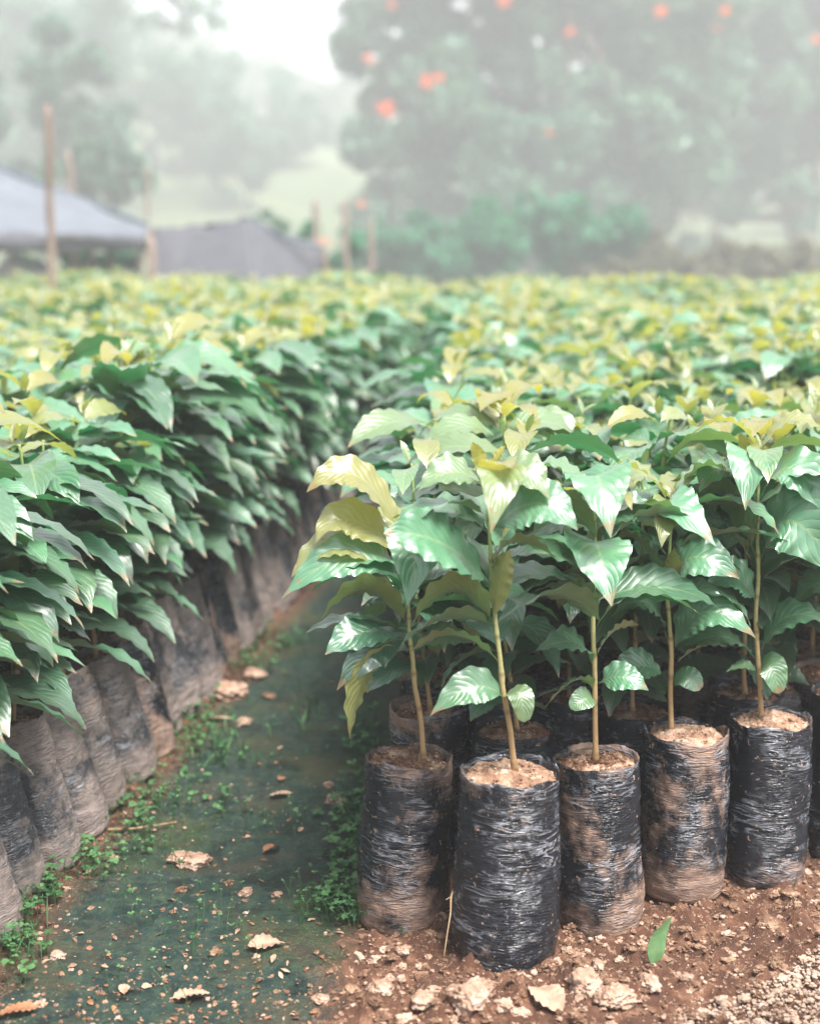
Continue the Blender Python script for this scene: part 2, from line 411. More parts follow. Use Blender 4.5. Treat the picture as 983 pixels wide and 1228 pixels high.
def plant_spec(seed, H=.43, edge=False, low=False, lean=None, toward=None):
    """leaf list and stem for one seedling; origin at soil level"""
    r = random.Random(seed)
    lx, ly = lean if lean else (r.uniform(-.025, .025), r.uniform(-.025, .025))
    npair = 6
    def sp(z):
        f = z / H
        return np.array([lx * f + .006 * math.sin(f * 5 + seed), ly * f + .006 * math.cos(f * 4 + seed * 2), z])
    stem = [sp(H * k / 9) for k in range(10)]
    leaves = []; az0 = r.uniform(-.35, .35)
    zs = [.045, .085, .13, .175, .22, .265, .31, .35, .385, .415]
    for k, z in enumerate(zs):
        z = z * H / .43 + r.uniform(-.012, .012)
        az = az0 + k * math.pi / 2 + r.uniform(-.25, .25)
        f = k / (len(zs) - 1)
        for sd in (0, 1):
            if k < 1 and r.random() < .35: continue
            if edge and k < 2: continue
            a = az + sd * math.pi + r.uniform(-.2, .2)
            if k == 0: L = r.uniform(.05, .08); W = L * .55; e0 = R(r.uniform(10, 35)); dr = R(r.uniform(40, 80)); age = r.uniform(0, .15)
            elif k < 8: L = r.uniform(.15, .215) * (1.08 if edge else 1) * (.72 if k < 3 else 1); W = L * r.uniform(.35, .43); e0 = R(r.uniform(28, 55)); dr = R(r.uniform(65, 110)); age = r.uniform(0, .12)
            elif k == 8: L = r.uniform(.14, .19); W = L * r.uniform(.34, .42); e0 = R(r.uniform(25, 50)); dr = R(r.uniform(70, 110)); age = r.choice([.02, .05, .1, .35, .8])
            else: L = r.uniform(.10, .155); W = L * r.uniform(.30, .38); e0 = R(r.uniform(30, 58)); dr = R(r.uniform(65, 110)); age = r.choice([.3, .7, .85, .95, 1.0]) if sd else r.uniform(.7, 1)
            if edge and k < 8: dr -= R(8)
            leaves.append(dict(root=sp(z), az=a, L=L, W=W, e0=e0, dr=dr, age=age, roll=R(r.uniform(-22, 22)), tint=min(1, .25 * r.random() + .85 * (z / H) ** 2.2), seed=r.randrange(10 ** 6)))
    if edge:
        for k in range(8):
            z = .09 + .042 * k
            a = (toward or 0) + r.uniform(-.9, .7)
            leaves.append(dict(root=sp(z), az=a, L=r.uniform(.17, .23), W=r.uniform(.068, .082), e0=R(r.uniform(20, 45)), dr=R(r.uniform(60, 95)), age=r.uniform(0, .1), roll=R(r.uniform(-20, 20)), tint=r.random(), seed=r.randrange(10 ** 6)))
    if low:
        for k in range(9):
            z = .035 + .022 * k
            leaves.append(dict(root=sp(z), az=k * 2.1 + r.uniform(-.4, .4), L=r.uniform(.11, .165), W=r.uniform(.05, .068), e0=R(r.uniform(20, 50)), dr=R(r.uniform(60, 100)), age=r.uniform(0, .1), roll=R(r.uniform(-25, 25)), tint=r.random() * .3, seed=r.randrange(10 ** 6)))
    for sd in (0, 1):
        L = r.uniform(.03, .05)
        leaves.append(dict(root=sp(H), az=az0 + sd * 2.2, L=L, W=L * .32, e0=R(r.uniform(60, 82)), dr=R(r.uniform(10, 50)), age=r.uniform(.4, .8), roll=0, tint=.8, seed=r.randrange(10 ** 6)))
    return stem, leaves

def build_leaves(mb, leaves, nl, nw, M=None, mat_i=0, off=(0, 0, 0)):
    for d in leaves:
        if 'P' in d:
            P = d['P'] if len(d['P']) == nl + 1 else d['P'][np.linspace(0, len(d['P']) - 1, nl + 1).astype(int)]
        else: P = arc_spine(d['root'], d['az'], d['L'], d['e0'], d['dr'], nl)
        V, Fc, uv = leaf_geo(P, d['W'], d.get('L', .1), nl, nw, d['roll'], d.get('wav', .04), d.get('fold', .3), d.get('round', False), d['seed'])
        mb.add(V + np.asarray(off), Fc, uv, mat_i, age=d['age'], tint=d['tint'])

def stem_mesh(pts, r0=.0043, r1=.0021, bumps=True):
    p = smoothpath(pts, 34); t = np.linspace(0, 1, 34)
    kk = np.random.default_rng(int(abs(p[-1][0]) * 1e5)).normal(0, .0013, (9, 2)); kk[0] = 0
    for c_ in (0, 1): p[:, c_] += np.interp(t, np.linspace(0, 1, 9), kk[:, c_])
    rad = r0 + (r1 - r0) * t + (.0014 * np.maximum(0, np.sin(t * 46)) ** 10 if bumps else 0)
    rad[0] *= 1.25
    V, Fc = tube(p, rad, 10)
    h = np.concatenate([np.repeat(t, 10), [0, 1]])
    mb = MB(); mb.add(V, Fc, None, 0, h=h)
    return mb.mesh('stem', [M_STEM])

def bag_mesh(seed, Hb=.265, rad=.064, mat_=None, na=64, nz=56, wr=1.0):
    """a soil-filled polythene sleeve: bulging, wrinkled wall, pinched foot, uneven torn rim folded inwards"""
    V = []
    sd = Vector((seed * 3.7, seed * 1.3, 0))
    for i in range(nz + 6):
        k = min(i, nz); f = k / nz; z = f * Hb
        for j in range(na):
            a = 2 * math.pi * j / na
            ca, sa = math.cos(a), math.sin(a)
            rr = rad * (1 + .030 * math.sin(f * 3.1) - .05 * max(0, .12 - f) / .12 - .02 * f)
            rr *= 1 + .075 * noise.noise(Vector((ca * 1.1, sa * 1.1, f * 2.4)) + sd) + .035 * max(0, 1 - abs(f - .25) * 4)
            wrk = noise.noise(Vector((ca * 2.6, sa * 2.6, f * 15)) + sd * 2)
            wr2 = noise.noise(Vector((ca * 5.5, sa * 5.5, f * 24)) + sd * 3)
            slump = 1.0 if f > .25 else 1.25
            rr += wr * ((1 - abs(wrk) * 2) * .0022 * slump + wr2 * .0012)
            rr += .0016 * noise.noise(Vector((ca * 7, sa * 7, f * 2)) + sd)
            rimz = .009 * noise.noise(Vector((ca * 1.6, sa * 1.6, 7.7)) + sd) + .003 * noise.noise(Vector((ca * 9, sa * 9, 1)) + sd)
            zz = z + rimz * max(0, f - .8) / .2
            if i > nz:
                q = i - nz; zz -= .0022 * q ** 1.2; rr -= .0022 + .0012 * (q - 1)
            if i == 0: rr *= .93
            V.append((rr * ca, rr * sa, zz))
    Fc = grid_faces(nz + 6, na, True)
    V = np.array(V); nb = len(V); V = np.concatenate([V, [[0, 0, .004]]])
    faces = [tuple(f) for f in Fc] + [((j + 1) % na, j, nb) for j in range(na)]
    me = mesh_np('grow_bag', V, faces, [mat_ or M_BAG[0]])
    return me

def soil_mesh(seed, z0, rad, mat_=None, heap=.008, nr=26, na=64):
    V = []; sd = Vector((seed * 5.1, 2.2, seed))
    for i in range(nr):
        f = (i + .0) / (nr - 1)
        for j in range(na):
            a = 2 * math.pi * j / na; x, y = rad * f * math.cos(a), rad * f * math.sin(a)
            p = Vector((x, y, 0))
            h = heap * (1 - f ** 3) + .007 * noise.fractal(p * 30 + sd, 1, 2, 3) + .008 * max(0, noise.noise(p * 95 + sd)) + .003 * noise.noise(p * 260 + sd)
            V.append((x, y, z0 + h * (1 if f < .97 else .5) - .004 * (f > .97)))
    mb = MB(); mb.add(np.array(V), grid_faces(nr, na, True))
    r = np.random.default_rng(seed)
    for _ in range(150):          # crumbs
        a = r.uniform(0, 6.28); q = rad * math.sqrt(r.uniform(0, .9)); s = r.uniform(.0009, .0032) * (1.8 if r.random() < .06 else 1)
        v, f = lump(r, s, 1)
        mb.add(v + np.array([q * math.cos(a), q * math.sin(a), z0 + heap * .9 * (1 - (q / rad) ** 3) + .003]), f)
    return mb.mesh('soil', [mat_ or M_SOIL], smooth=True)

_ico = {}
def ico(level):
    if level in _ico: return _ico[level]
    import bmesh
    bm = bmesh.new(); bmesh.ops.create_icosphere(bm, subdivisions=level, radius=1)
    V = np.array([v.co[:] for v in bm.verts]); Fc = [tuple(v.index for v in f.verts) for f in bm.faces]; bm.free()
    _ico[level] = (V, Fc); return _ico[level]
def lump(r, s, level=1, squash=.7, rough=.35):
    V, Fc = ico(level); sd = Vector(tuple(r.uniform(0, 100, 3)))
    n = np.array([1 + rough * noise.noise(Vector(v) * 1.4 + sd) + rough * .5 * noise.noise(Vector(v) * 3.6 + sd) + (rough * (.35 * noise.noise(Vector(v) * 8 + sd) + .22 * noise.noise(Vector(v) * 19 + sd)) if level > 2 else 0) for v in V])
    sc = np.array([1, r.uniform(.65, 1), squash * r.uniform(.7, 1)])
    a = r.uniform(0, 6.28); c, q = math.cos(a), math.sin(a)
    V2 = V * n[:, None] * sc * s
    return np.stack([V2[:, 0] * c - V2[:, 1] * q, V2[:, 0] * q + V2[:, 1] * c, V2[:, 2]], -1), Fc

GH = 0.003
# ---------------------------------------------------------------- front seedlings of the right bed, one by one
def custom_leaf(spec, y0, base, nl=30):
    (ru, rv), (mu, mv), (tu, tv), dym, dyt, W, roll, age, tint = spec[:9]
    a = at(ru, rv, y0); b = at(mu, mv, y0 + dym); c = at(tu, tv, y0 + dyt)
    k = 2 * b - .5 * (a + c); t = np.linspace(0, 1, nl + 1)[:, None]
    P = (1 - t) ** 2 * a + 2 * t * (1 - t) * k + t ** 2 * c - base
    d = dict(P=P, W=W * 1.12, roll=R(roll), age=age, tint=tint, seed=int(abs(ru * 7 + tu * 13 + tv)), wav=.05)
    if len(spec) > 9: d.update(spec[9])
    return d

FRONT = []   # (x, y) taken
def front_seedling(label, x, y, Hb, rad, bagmat, soilmat, stem_px, leaves, lean=(0, 0), seed=1, extra=True, hide=0, heap=.008):
    root = bpy.data.objects.new('potted_seedling', None); COL.objects.link(root); root.location = (x, y, GH - .004)
    root.empty_display_size = .05
    tag(root, label, 'potted seedling', 'seedlings in black grow bags')
    rot = (lean[1], lean[0], seed * 1.7)
    lb = Euler((lean[1], lean[0], 0)).to_matrix() @ Matrix.Rotation(seed * 1.7, 3, 'Z')
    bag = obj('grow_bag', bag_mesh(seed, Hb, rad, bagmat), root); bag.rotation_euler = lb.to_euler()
    so = obj('soil', soil_mesh(seed, Hb - .014, rad - .003, soilmat, heap), root); so.rotation_euler = lb.to_euler()
    top = np.array(lb @ Vector((0, 0, Hb - .008))) + np.array([x, y, GH])
    y0 = top[1]; base = np.array([x, y, GH - .004])
    pts = [at(u, v, y0) - base for u, v in stem_px]
    pts[0] = pts[0] + np.array([0, 0, -.015]); 
    st = obj('stem', stem_mesh(pts), root)
    old = MB(); young = MB()
    specs = [custom_leaf(l, y0, base) for l in leaves]
    if extra:
        sp, pl = plant_spec(seed * 31)
        r = random.Random(seed)
        for d in pl:       # the pairs that point away and the crowded top
            a = (d['az'] % (2 * math.pi))
            z = d['root'][2]
            if not (R(35) < a < R(145) or z > .37 or (z > .2 and not R(205) < a < R(335))): continue
            if z < .15: continue
            f = min(1, z / .43); sp_ = smoothpath(pts, 30); dd = dict(d); dd['root'] = sp_[int(29 * min(1, (z) / .43))]
            specs.append(dd)
    for d in specs: build_leaves(young if d['age'] > .5 else old, [d], 30, 8)
    obj('foliage', old.mesh('foliage', [M_LEAF]), root)
    if young.n: obj('young_leaves', young.mesh('young_leaves', [M_LEAF]), root)
    FRONT.append((x, y))
    return root

RD = dict(round=True, wav=.03)
front_seedling('potted seedling in brown mud streaked bag at the corner beside the path', -.012, 2.015, .262, .065, M_BAG[1], M_SOIL,
    [(508, 902), (503, 850), (496, 800), (491, 762), (488, 720), (487, 690), (487, 655)],
    [((491, 755), (440, 706), (383, 746), -.03, -.05, .060, 30, .30, .6),
     ((490, 762), (440, 757), (390, 785), -.04, -.07, .062, -30, .0, .6),
     ((490, 768), (448, 778), (404, 828), -.05, -.08, .048, -62, .0, .1),
     ((491, 778), (440, 808), (420, 886), -.06, -.08, .050, 70, .35, .9),
     ((496, 778), (530, 762), (566, 772), -.01, .0, .045, 20, .2, .5),
     ((487, 705), (420, 668), (338, 718), -.02, -.04, .062, -38, .05, .9),
     ((487, 698), (410, 652), (350, 692), .0, -.02, .060, -38, .75, .9),
     ((487, 672), (420, 624), (378, 652), .0, -.03, .060, -38, .85, .9),
     ((487, 655), (430, 572), (368, 590), .0, -.02, .062, -40, .9, .9),
     ((489, 690), (500, 652), (488, 727), -.08, -.15, .082, 0, .08, 1),
     ((491, 712), (530, 692), (568, 706), .02, .02, .055, 15, .1, .3),
     ((487, 735), (462, 720), (440, 760), .05, .08, .055, 0, .1, .2)], lean=(R(2.5), R(-1)), seed=3)
front_seedling('frontmost seedling in tall clean black bag with pale crumbly soil on top', .135, 1.900, .284, .0705, M_BAG[0], M_SOILP,
    [(617, 914), (607, 855), (600, 800), (593, 745), (588, 690), (584, 630), (584, 575)],
    [((605, 838), (566, 824), (516, 858), -.02, -.04, .048, -42, .12, .8),
     ((605, 838), (622, 832), (628, 866), -.02, -.03, .034, 25, .3, .6, RD),
     ((600, 796), (545, 762), (490, 784), -.01, -.02, .048, 28, .15, .5),
     ((593, 752), (545, 706), (492, 752), -.02, -.03, .064, 32, .18, .7),
     ((588, 702), (530, 652), (460, 640), -.06, -.10, .092, -52, .05, .9),
     ((590, 695), (612, 652), (668, 670), -.01, .0, .060, -15, .2, .7),
     ((592, 748), (600, 690), (612, 660), -.02, -.03, .032, -60, .35, .9),
     ((586, 640), (535, 612), (470, 622), .03, .05, .075, 0, .1, .5),
     ((587, 640), (640, 604), (692, 636), -.03, -.05, .078, 45, .06, .8),
     ((584, 590), (545, 566), (500, 590), -.02, -.04, .055, -20, .35, .9),
     ((585, 590), (622, 566), (660, 600), -.02, -.04, .060, 25, .4, .9),
     ((584, 580), (574, 548), (566, 530), -.0, -.01, .017, 60, .9, .9),
     ((585, 580), (596, 550), (606, 535), .0, .01, .016, -60, .9, .9),
     ((584, 600), (600, 565), (588, 640), -.07, -.13, .06, 0, .5, .9)], lean=(R(1.0), R(0)), seed=5, heap=.012)
front_seedling('seedling in creased black bag just right of the frontmost one', .283, 2.005, .262, .063, M_BAG[1], M_SOIL,
    [(714, 902), (712, 830), (711, 750), (712, 690), (711, 640), (711, 590)],
    [((711, 748), (683, 708), (640, 710), -.01, -.02, .058, 32, .1, .3),
     ((714, 754), (765, 712), (838, 736), -.01, -.02, .052, -10, .12, .6),
     ((710, 800), (688, 770), (640, 782), -.01, -.02, .056, -10, .05, .4),
     ((713, 792), (735, 758), (766, 750), .0, .01, .040, -30, .2, .6),
     ((718, 820), (745, 812), (777, 828), -.02, -.03, .044, 48, .05, .9),
     ((711, 828), (690, 816), (652, 850), -.01, -.02, .040, 30, .15, .6),
     ((711, 838), (700, 838), (684, 850), -.02, -.03, .030, -40, .25, 1, RD),
     ((712, 662), (716, 655), (733, 727), -.08, -.15, .088, 0, .05, 1),
     ((711, 600), (716, 572), (732, 645), -.08, -.15, .082, 0, .1, 1),
     ((711, 645), (680, 622), (636, 645), .0, .0, .072, -25, .0, .5),
     ((713, 640), (745, 610), (795, 625), .02, .03, .070, 35, .05, .5),
     ((711, 600), (665, 560), (620, 580), .0, .0, .065, 0, .25, .8),
     ((711, 596), (750, 560), (795, 590), .0, .0, .065, 0, .7, .8)], lean=(R(-1.5), R(-1)), seed=8)
front_seedling('seedling in black bag with a broad pale mud stripe and whitish clods on top', .431, 2.125, .262, .065, M_BAG[1], M_SOILP,
    [(805, 872), (803, 800), (801, 740), (799, 700), (803, 650), (803, 600)],
    [((800, 645), (800, 604), (858, 655), -.06, -.12, .085, 15, .06, 1),
     ((798, 700), (765, 650), (742, 648), .0, .01, .070, 25, .05, .4),
     ((806, 784), (845, 734), (905, 765), -.03, -.05, .066, 40, .05, .8),
     ((806, 790), (836, 742), (842, 745), .02, .04, .060, 0, .1, .3),
     ((808, 798), (840, 776), (872, 776), .0, .0, .036, -10, .2, .6),
     ((808, 820), (822, 812), (838, 828), -.01, -.02, .034, 45, .1, .8, RD),
     ((799, 768), (775, 722), (733, 740), -.01, -.02, .060, -15, .05, .5),
     ((797, 812), (765, 798), (728, 818), -.01, -.02, .050, -35, .05, .7),
     ((806, 705), (832, 668), (886, 694), -.04, -.06, .080, 48, .05, .9),
     ((806, 655), (850, 622), (900, 672), .01, .02, .07, 10, .0, .3),
     ((800, 700), (806, 680), (808, 655), -.02, -.03, .028, -50, .5, .9),
     ((803, 610), (770, 570), (735, 600), .0, .0, .065, 0, .6, .8),
     ((803, 605), (840, 560), (880, 575), .0, .0, .065, 0, .3, .8)], lean=(R(0), R(-1)), seed=11, heap=.014)
front_seedling('seedling in glossy black bag, soil heaped to the rim, beside the mud striped bag', .577, 2.175, .268, .064, M_BAG[0], M_SOILP,
    [(913, 860), (908, 790), (906, 730), (909, 660), (908, 600), (911, 540)],
    [((912, 672), (950, 626), (1010, 700), -.05, -.08, .105, 52, .05, .9),
     ((906, 724), (880, 692), (846, 706), -.02, -.03, .066, -40, .05, .9),
     ((906, 668), (868, 594), (832, 608), .0, .0, .085, 35, .05, .4),
     ((912, 784), (948, 738), (1012, 758), -.01, -.02, .060, 15, .05, .5),
     ((906, 792), (868, 764), (820, 776), -.01, -.02, .050, -15, .1, .6),
     ((911, 806), (924, 800), (933, 832), -.02, -.03, .042, 35, .2, 1, RD),
     ((908, 806), (892, 798), (870, 806), -.01, -.02, .022, -20, .2, .8),
     ((908, 598), (870, 560), (838, 590), -.02, -.04, .075, -20, .1, .9),
     ((911, 598), (950, 562), (992, 625), -.03, -.06, .078, 30, .05, .9),
     ((908, 575), (902, 546), (893, 612), -.07, -.14, .070, 0, .08, 1),
     ((910, 545), (875, 506), (828, 522), .0, .0, .055, 10, .85, .9),
     ((911, 545), (945, 505), (990, 520), .0, .0, .055, 10, .8, .9)], lean=(R(0), R(-.5)), seed=14, heap=.016)
front_seedling('seedling in black bag cut off by the right edge of the picture', .726, 2.255, .285, .064, M_BAG[0], M_SOIL,
    [(1010, 850), (1012, 780), (1010, 700), (1012, 640), (1012, 560)],
    [((1010, 745), (985, 700), (950, 730), -.01, -.02, .06, -30, .1, .5),
     ((1010, 690), (985, 640), (955, 650), -.0, -.0, .08, -30, .1, .7),
     ((1010, 790), (1040, 760), (1080, 780), -.0, -.0, .06, 20, .1, .7),
     ((1010, 700), (1050, 650), (1100, 680), -.0, -.0, .08, 20, .1, .7)], seed=17)

# ---------------------------------------------------------------- shared meshes for the copied seedlings
LOD = (20, 6)
def foliage_pair(seed, edge=False, toward=0, low=False):
    stem, lv = plant_spec(seed, edge=edge, toward=toward, low=low)
    a = MB(); b = MB()
    build_leaves(a, [d for d in lv if d['age'] <= .5], *LOD); build_leaves(b, [d for d in lv if d['age'] > .5], *LOD)
    return a.mesh('foliage', [M_LEAF]), b.mesh('young_leaves', [M_LEAF]), stem_mesh(stem)
VAR = [foliage_pair(100 + i) for i in range(12)]
VAR_LOW = [foliage_pair(200 + i, low=True) for i in range(8)]
VAR_EDGE = [foliage_pair(300 + i, True, 0) for i in range(6)]
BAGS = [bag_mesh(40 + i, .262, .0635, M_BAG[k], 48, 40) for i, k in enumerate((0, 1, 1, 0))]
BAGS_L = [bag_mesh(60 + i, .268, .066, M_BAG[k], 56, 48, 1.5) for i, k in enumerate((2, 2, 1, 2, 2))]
SOILS = [soil_mesh(70 + i, .25, .0605, M_SOIL, nr=14, na=32) for i in range(2)]
def seedling(x, y, label, edge=0, rnd=None):
    r = rnd
    root = bpy.data.objects.new('potted_seedling', None); COL.objects.link(root); root.location = (x, y, GH - .004); root.empty_display_size = .05
    tag(root, label, 'potted seedling', 'seedlings in black grow bags')
    lean = (R(-12) + r.uniform(-.05, .03)) if edge == 1 else r.uniform(-.03, .03)
    lb = (Matrix.Rotation(r.uniform(-.03, .03), 3, 'X') @ Matrix.Rotation(lean, 3, 'Y') @ Matrix.Rotation(r.uniform(0, 6.28), 3, 'Z'))
    e = lb.to_euler(); s = r.uniform(.94, 1.05)
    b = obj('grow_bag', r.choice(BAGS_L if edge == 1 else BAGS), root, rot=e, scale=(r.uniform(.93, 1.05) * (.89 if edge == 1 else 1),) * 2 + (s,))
    q = obj('soil', r.choice(SOILS), root, rot=e, scale=(.9, .9, s) if edge == 1 else (1, 1, s))
    top = lb @ Vector((0, 0, .25 * s))
    rz = r.uniform(-.5, .5) + (math.pi * r.randrange(2) if edge == 0 else 0)
    if edge == 2: rz += math.pi
    f, yv, st = r.choice(VAR_EDGE if edge == 1 or (edge == 2 and y > 2.7) else VAR_LOW if (x > -.1 and y < 3.0) else VAR)
    hs = (r.uniform(.84, 1.14) + .22 * noise.noise(Vector((x * 1.3, y * 1.1, 2)))) * (1.04 if edge == 1 else 1)
    for nm, me in (('stem', st), ('foliage', f), ('young_leaves', yv)):
        obj(nm, me, root, loc=top, rot=(r.uniform(-.04, .04), r.uniform(-.04, .04), rz), scale=(hs, hs, hs))
    return root

ORD = ['first', 'second', 'third', 'fourth', 'fifth', 'sixth', 'seventh', 'eighth', 'ninth', 'tenth', 'eleventh', 'twelfth', 'thirteenth', 'fourteenth', 'fifteenth',
       'sixteenth', 'seventeenth', 'eighteenth', 'nineteenth', 'twentieth'] + ['twenty-' + w for w in ('first', 'second', 'third', 'fourth', 'fifth', 'sixth', 'seventh', 'eighth', 'ninth')] + ['thirtieth'] + ['thirty-' + w for w in ('first', 'second', 'third', 'fourth', 'fifth', 'sixth', 'seventh', 'eighth', 'ninth')] + ['fortieth'] + ['forty-' + w for w in ('first', 'second', 'third', 'fourth', 'fifth', 'sixth', 'seventh', 'eighth', 'ninth')] + ['fiftieth']
rn = random.Random(21)
SP = .134; far_end = 13.6
def frontline(x): return 1.93 + .58 * (x - .137) if x > .1 else 2.03
cands = []     # (side, line, x, y)
for side in (-1, 1):
    for li in range(0, 44):
        stp = .128 if (side < 0 and li == 0) else SP
        q = (-.625 - li * SP * .93) if side < 0 else (.005 + li * SP * .9)
        yy = 1.45 + (li % 2) * SP / 2 if side < 0 else 1.95 + (li % 2) * SP / 2
        while yy < far_end + 2.2 * noise.noise(Vector((side * 3 + li * .16, 5.5, 0))):
            x = q + (PATH_SL if side < 0 else .070) * (yy - 2) + rn.uniform(-.012, .012); y = yy + rn.uniform(-.012, .012)
            yy += stp
            if side > 0 and y < frontline(x) + .10: continue
            if abs(x) > .30 * y + .30: continue
            cands.append((side, li, x, y))
MANUAL = [(.171, 2.17), (.035, 2.25), (.56, 2.31), (.02, 2.145)]
for (mx, my) in MANUAL[:3]: cands.append((1, -1, mx, my))
ok = []
for c in cands:
    if c[1] >= 0 and c[0] > 0:
        if any((c[2] - fx) ** 2 + (c[3] - fy) ** 2 < .112 ** 2 for fx, fy in FRONT + MANUAL[:3]): continue
    ok.append(c)
def size_key(c):
    s, li, x, y = c
    k = y
    if abs(x) > .288 * y + .12: k += 6          # outside the frame
    if s < 0 and li > 0 and y < 2.2: k += 3     # hidden below the frame edge
    if li == 0 and y < 7: k -= 2.0
    return k
ok.sort(key=size_key)
N_IND = 292
ind = ok[:N_IND]; rest = ok[N_IND:]
lines = {}
for c in ind: lines.setdefault((c[0], c[1]), []).append(c)
for (side, li), lst in sorted(lines.items()):
    lst.sort(key=lambda c: c[3])
    for k, c in enumerate(lst):
        edge = (1 if side < 0 else 2) if li == 0 else 0
        if side > 0 and li == -1:
            label = ['thin seedling standing close behind the frontmost bag, its stem just right of that stem',
                     'shaded seedling second behind the mud streaked corner bag by the path',
                     'small stemmed seedling in shade behind the glossy bag heaped with soil'][MANUAL.index((c[2], c[3]))]
        elif side < 0 and li == 0:
            label = f'seedling in dusty leaning bag, {ORD[k]} from the front along the left edge of the path'
        elif side > 0 and li == 0:
            label = f'seedling on the path edge of the right bed, {ORD[k]} behind the corner bag'
        elif side < 0:
            label = f'leafy seedling in left bed, {ORD[li]} line in from the path, {ORD[k]} from the front'
        else:
            label = f'leafy seedling in right bed, {ORD[li]} line in from the path, {ORD[k]} behind front bags'
        seedling(c[2], c[3], label, edge, rn)

# the many farther seedlings: one mass
mb = MB()
specs = [plant_spec(500 + i) for i in range(14)]
cache = {}
def low_plant(i, nl, nw):
    if (i, nl) in cache: return cache[(i, nl)]
    t = MB(); lv = specs[i][1]
    if nl < 6: lv = [d for d in lv if d['root'][2] > .2]
    build_leaves(t, lv, nl, nw)
    V = np.concatenate(t.V); Fc = np.concatenate(t.F); uv = np.concatenate(t.uv)
    age = np.concatenate([v for _, v in t.A['age']]); tint = np.concatenate([v for _, v in t.A['tint']])
    cache[(i, nl)] = (V, Fc, uv, age, tint); return cache[(i, nl)]
for (side, li, x, y) in rest:
    i = rn.randrange(14)
    V, Fc, uv, age, tint = low_plant(i, 7, 4) if y < 7 else low_plant(i, 5, 2)
    a = rn.uniform(-.6, .6) + math.pi * rn.randrange(2); hs = rn.uniform(.80, 1.16) + .30 * noise.noise(Vector((x * .9, y * .8, 2))); c, s = math.cos(a) * hs, math.sin(a) * hs
    V2 = np.stack([V[:, 0] * c - V[:, 1] * s + x, V[:, 0] * s + V[:, 1] * c + y, V[:, 2] * hs + GH + .25], -1)
    mb.add(V2, Fc, uv, 0, age=age, tint=tint)
    seg = 10 if y < 8 else 6
    th = np.linspace(0, 2 * math.pi, seg, endpoint=False)
    rings = []
    for zz, rr in ((0, .060), (.10, .066), (.2, .064), (.262, .062), (.255, .03), (.6, .0025)):
        lx = (-.2 * zz if side < 0 and li == 0 and zz < .3 else 0)
        rings.append(np.stack([x + lx + rr * np.cos(th), y + rr * np.sin(th), np.full(seg, zz + GH)], -1))
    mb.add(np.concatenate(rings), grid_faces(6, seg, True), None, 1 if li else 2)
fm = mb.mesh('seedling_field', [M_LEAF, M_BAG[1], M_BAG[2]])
tag(obj('seedling_field', fm), 'dense mass of glossy green and yellow leaved seedlings filling the nursery behind the nearer bags', 'seedlings', kind='stuff')

# ---------------------------------------------------------------- litter, clods, gravel, weeds
r = np.random.default_rng(5)
def on_ground(u, v):
    p = at(u, v, 1.0); k = CAMZ / (CAMZ - p[2]); x, y = p[0] * k, k
    return x, y, ground_h(x, y)
mb = MB()
n = 0
while n < 6500:
    x = r.uniform(-.62, 1.0); y = r.uniform(1.62, 2.6); q = x - PATH_SL * (y - 2)
    prob = .9 if q > -.07 else (.55 if y < 1.85 else .16 if y < 2.1 else .04)
    if q < -.52: prob = .4
    if y > frontline(x) + .02 and q > -.07: prob = .1
    if r.random() > prob: continue
    s = .0013 + .0035 * r.random() ** 2 + (.008 * r.random() if r.random() < (.20 if q > -.07 else .03) else 0)
    v, f = lump(r, s, 1 if s < .003 else 3 if s > .006 else 2, .65, .65)
    mb.add(v + np.array([x, y, ground_h(x, y) + s * .12]), f, None, 0 if r.random() < (.30 if q > -.07 else .12) else 1); n += 1
tag(obj('soil_crumbs', mb.mesh('soil_crumbs', [M_CLOD, M_CLODD], smooth=False)), 'loose crumbs of dry earth littering the soil and path', 'crumbs', kind='stuff')

mb = MB(); n = 0
while n < 5200:
    u = r.uniform(790, 1090); v = r.uniform(1120, 1330)
    x, y, z = on_ground(u, v)
    ed = (u - 800) / 190 * 1.0 + (v - 1225) / 95
    if ed + .25 * noise.noise(Vector((x * 14, y * 14, 0))) < .12: continue
    s = .0011 + .0032 * r.random() ** 1.6 + (.006 * r.random() if r.random() < .04 else 0)
    vv, f = lump(r, s, 2 if s > .004 else 1)
    mb.add(vv + np.array([x, y, z + .010 * min(1, max(0, ed)) + r.uniform(0, .006)]), f); n += 1
tag(obj('gravel_patch', mb.mesh('gravel_patch', [M_GRAVEL], smooth=False)), 'patch of pale crumbly gravel in the lower right corner', 'gravel', kind='stuff')

